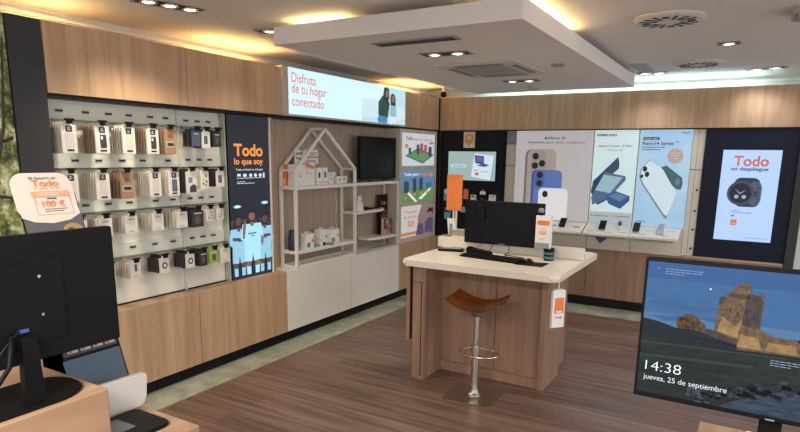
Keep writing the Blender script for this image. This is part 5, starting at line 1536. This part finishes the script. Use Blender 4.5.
def spot(cx, cy, z, w, d, bulbs, label, rot=0.0, power=6, warm=(1, 0.86, 0.66)):
    t = thing('recessed_spotlight', label, 'ceiling light', (cx, cy, z), 'recessed spotlights', rotz=rot, local=True)
    obj('trim', M().box(-w / 2 - 0.012, w / 2 + 0.012, -d / 2 - 0.012, -d / 2, -0.006, -0.0005).box(-w / 2 - 0.012, w / 2 + 0.012, d / 2, d / 2 + 0.012, -0.006, -0.0005).box(-w / 2 - 0.012, -w / 2, -d / 2, d / 2, -0.006, -0.0005).box(w / 2, w / 2 + 0.012, -d / 2, d / 2, -0.006, -0.0005), mat('grey_trim', (0.30, 0.28, 0.26), 0.4), t)
    obj('recess', M().box(-w / 2, w / 2, -d / 2, d / 2, -0.003, -0.0006), FRM, t)
    n = len(bulbs)
    for k, on in enumerate(bulbs):
        x = (k - (n - 1) / 2) * w / n
        obj('reflector', M().ring((x, 0, -0.006), 0.042, 0.006, 24, 8), RING, t, 60)
        obj('bulb', M().lathe((x, 0, -0.014), [(0.006, 0), (0.024, 0.004), (0.034, 0.0105)], 20), mat('bulb_on', (1, 0.95, 0.85), 0.4, emit=5, ecol=(1.0, 0.90, 0.74)) if on else mat('bulb_off', (0.5, 0.5, 0.5), 0.2), t, 60)
        if on:
            l = bpy.data.lights.new('spot_beam', 'SPOT')
            l.energy = power * 1.5
            l.color = warm
            l.spot_size = math.radians(120)
            l.spot_blend = 0.8
            l.shadow_soft_size = 0.04
            lo = bpy.data.objects.new('spot_beam', l)
            COL.objects.link(lo)
            lo.parent = t
            lo.location = (x, 0, -0.03)
    return t


spot(1.535, -2.985, 2.30, 0.32, 0.12, (1, 1), 'recessed double spotlight nearest the camera on the dropped ceiling box', 0.1, 16)
spot(1.51, -1.43, 2.30, 0.30, 0.12, (1, 1), 'recessed double spotlight beyond the square vent on the dropped ceiling box', 0.1, 12)
spot(0.43, -4.27, 2.45, 0.12 * 3, 0.13, (1, 1, 1), 'recessed triple spotlight at the top left of the photo', math.radians(75), 13)
spot(0.45, -3.48, 2.45, 0.16, 0.10, (1,), 'small recessed spotlight left of the dropped ceiling box', math.radians(10), 10)
spot(3.12, -1.67, 2.45, 0.13, 0.10, (1,), 'small square spotlight between the two round vents', 0, 10, (0.95, 0.97, 1))
spot(3.37, -0.21, 2.45, 0.30, 0.10, (1, 1), 'long recessed double spotlight above the watch display', -0.3, 5, (0.95, 0.97, 1))
spot(2.43, -0.31, 2.45, 0.26, 0.10, (1, 1), 'recessed double spotlight beside the far corner of the dropped box', 0.05, 5, (0.95, 0.97, 1))

t = thing('air_slot', 'long slot air diffuser on the near edge of the dropped ceiling box', 'vent', (1.57, -3.45, 2.30))
obj('frame', M().box(1.29, 1.84, -3.51, -3.40, 2.292, 2.2995, 0.002, 1), GREYT, t)
obj('slot', M().box(1.31, 1.82, -3.49, -3.465, 2.290, 2.2919).box(1.31, 1.82, -3.445, -3.42, 2.290, 2.2919), FRM, t)
t = thing('air_cassette', 'large square air conditioning cassette on the dropped ceiling box', 'air conditioner', (1.55, -2.17, 2.30))
obj('panel', M().box(1.22, 1.87, -2.57, -1.80, 2.288, 2.2995, 0.005), mat('cassette_white', (0.58, 0.55, 0.52), 0.5), t)
obj('grille', M().box(1.36, 1.73, -2.40, -1.97, 2.281, 2.2879, 0.002, 1), mat('cassette_grille', (0.34, 0.32, 0.30), 0.6), t)
mb = M()
for (a, b, c, d_) in ((1.36, 1.73, -2.50, -2.44), (1.36, 1.73, -1.93, -1.87), (1.27, 1.32, -2.40, -1.97), (1.77, 1.82, -2.40, -1.97)):
    obj('louver', M().box(a, b, c, d_, 2.284, 2.2879), mat('louver_grey', (0.20, 0.19, 0.18), 0.5), t)
simple('ceiling_sensor', M().box(2.02, 2.10, -2.25, -2.17, 2.287, 2.2995, 0.003), GREYT, 'small grey square sensor on the dropped box near its right edge', 'sensor')
simple('smoke_detector', M().lathe((1.47, -0.95, 2.272), [(0.035, 0), (0.055, 0.012), (0.06, 0.0275)]), mat('detector_tan', (0.45, 0.38, 0.30), 0.5), 'round tan smoke detector at the far end of the dropped box', 'smoke detector', smooth=40)


def round_vent(cx, cy, label):
    t = thing('round_diffuser', label, 'vent', (cx, cy, 2.45), 'round ceiling air diffusers', local=True)
    obj('disc', M().lathe((0, 0, -0.022), [(0.17, 0), (0.185, 0.004), (0.20, 0.016), (0.20, 0.0215)], 40), mat('vent_white', (0.62, 0.58, 0.54), 0.5), t, 40)
    mb = M()
    for k in range(16):
        a = 2 * math.pi * k / 16
        c = Vector((math.cos(a), math.sin(a)))
        n_ = Vector((-c.y, c.x))
        r0, r1, w = (0.07, 0.165, 0.008)
        if k % 4 == 0:
            r0, r1, w = 0.105, 0.145, 0.019
        p = [c * r0 - n_ * w, c * r1 - n_ * w, c * r1 + n_ * w, c * r0 + n_ * w]
        mb.prism([(q.x, q.y, -0.0222) for q in p], (0, 0, -0.002))
    obj('slots', mb, FRM, t)


round_vent(2.84, -2.68, 'large round air diffuser with radial slots nearest the camera')
round_vent(2.865, -0.80, 'round air diffuser with radial slots closer to the back wall')
t = thing('return_grille', 'small rectangular ceiling air grille beside the far corner of the dropped box', 'vent', (2.4, -0.7, 2.45))
obj('frame', M().box(2.33, 2.48, -0.98, -0.44, 2.442, 2.4495), mat('grille_frame', (0.5, 0.48, 0.46), 0.5), t)
obj('mesh', M().box(2.345, 2.465, -0.96, -0.46, 2.439, 2.4419), GREYT, t)
t = thing('emergency_light', 'grey box light fixed to the ceiling at the top right corner', 'emergency light', (3.52, -2.66, 2.45))
obj('body', M().box(3.46, 3.72, -2.68, -2.44, 2.415, 2.4495, 0.006), mat('box_grey', (0.30, 0.30, 0.32), 0.5), t)
obj('cover', M().box(3.48, 3.70, -2.66, -2.46, 2.408, 2.4149), GREYT, t)
t = thing('security_camera', 'small black dome camera hanging from the ceiling in the room corner', 'camera', (0.12, -0.10, 2.35))
obj('stem', M().tube([(0.10, -0.13, 2.4495), (0.10, -0.13, 2.385)], 0.01, 10), WHITEM, t)
mb = M()
bmesh.ops.create_icosphere(mb.b, subdivisions=3, radius=0.036)
bmesh.ops.translate(mb.b, vec=(0.10, -0.13, 2.352), verts=mb.b.verts)
obj('dome', mb, BLKPLA, t, 60)

for o in bpy.data.objects:
    if '_local' in o:
        del o['_local']
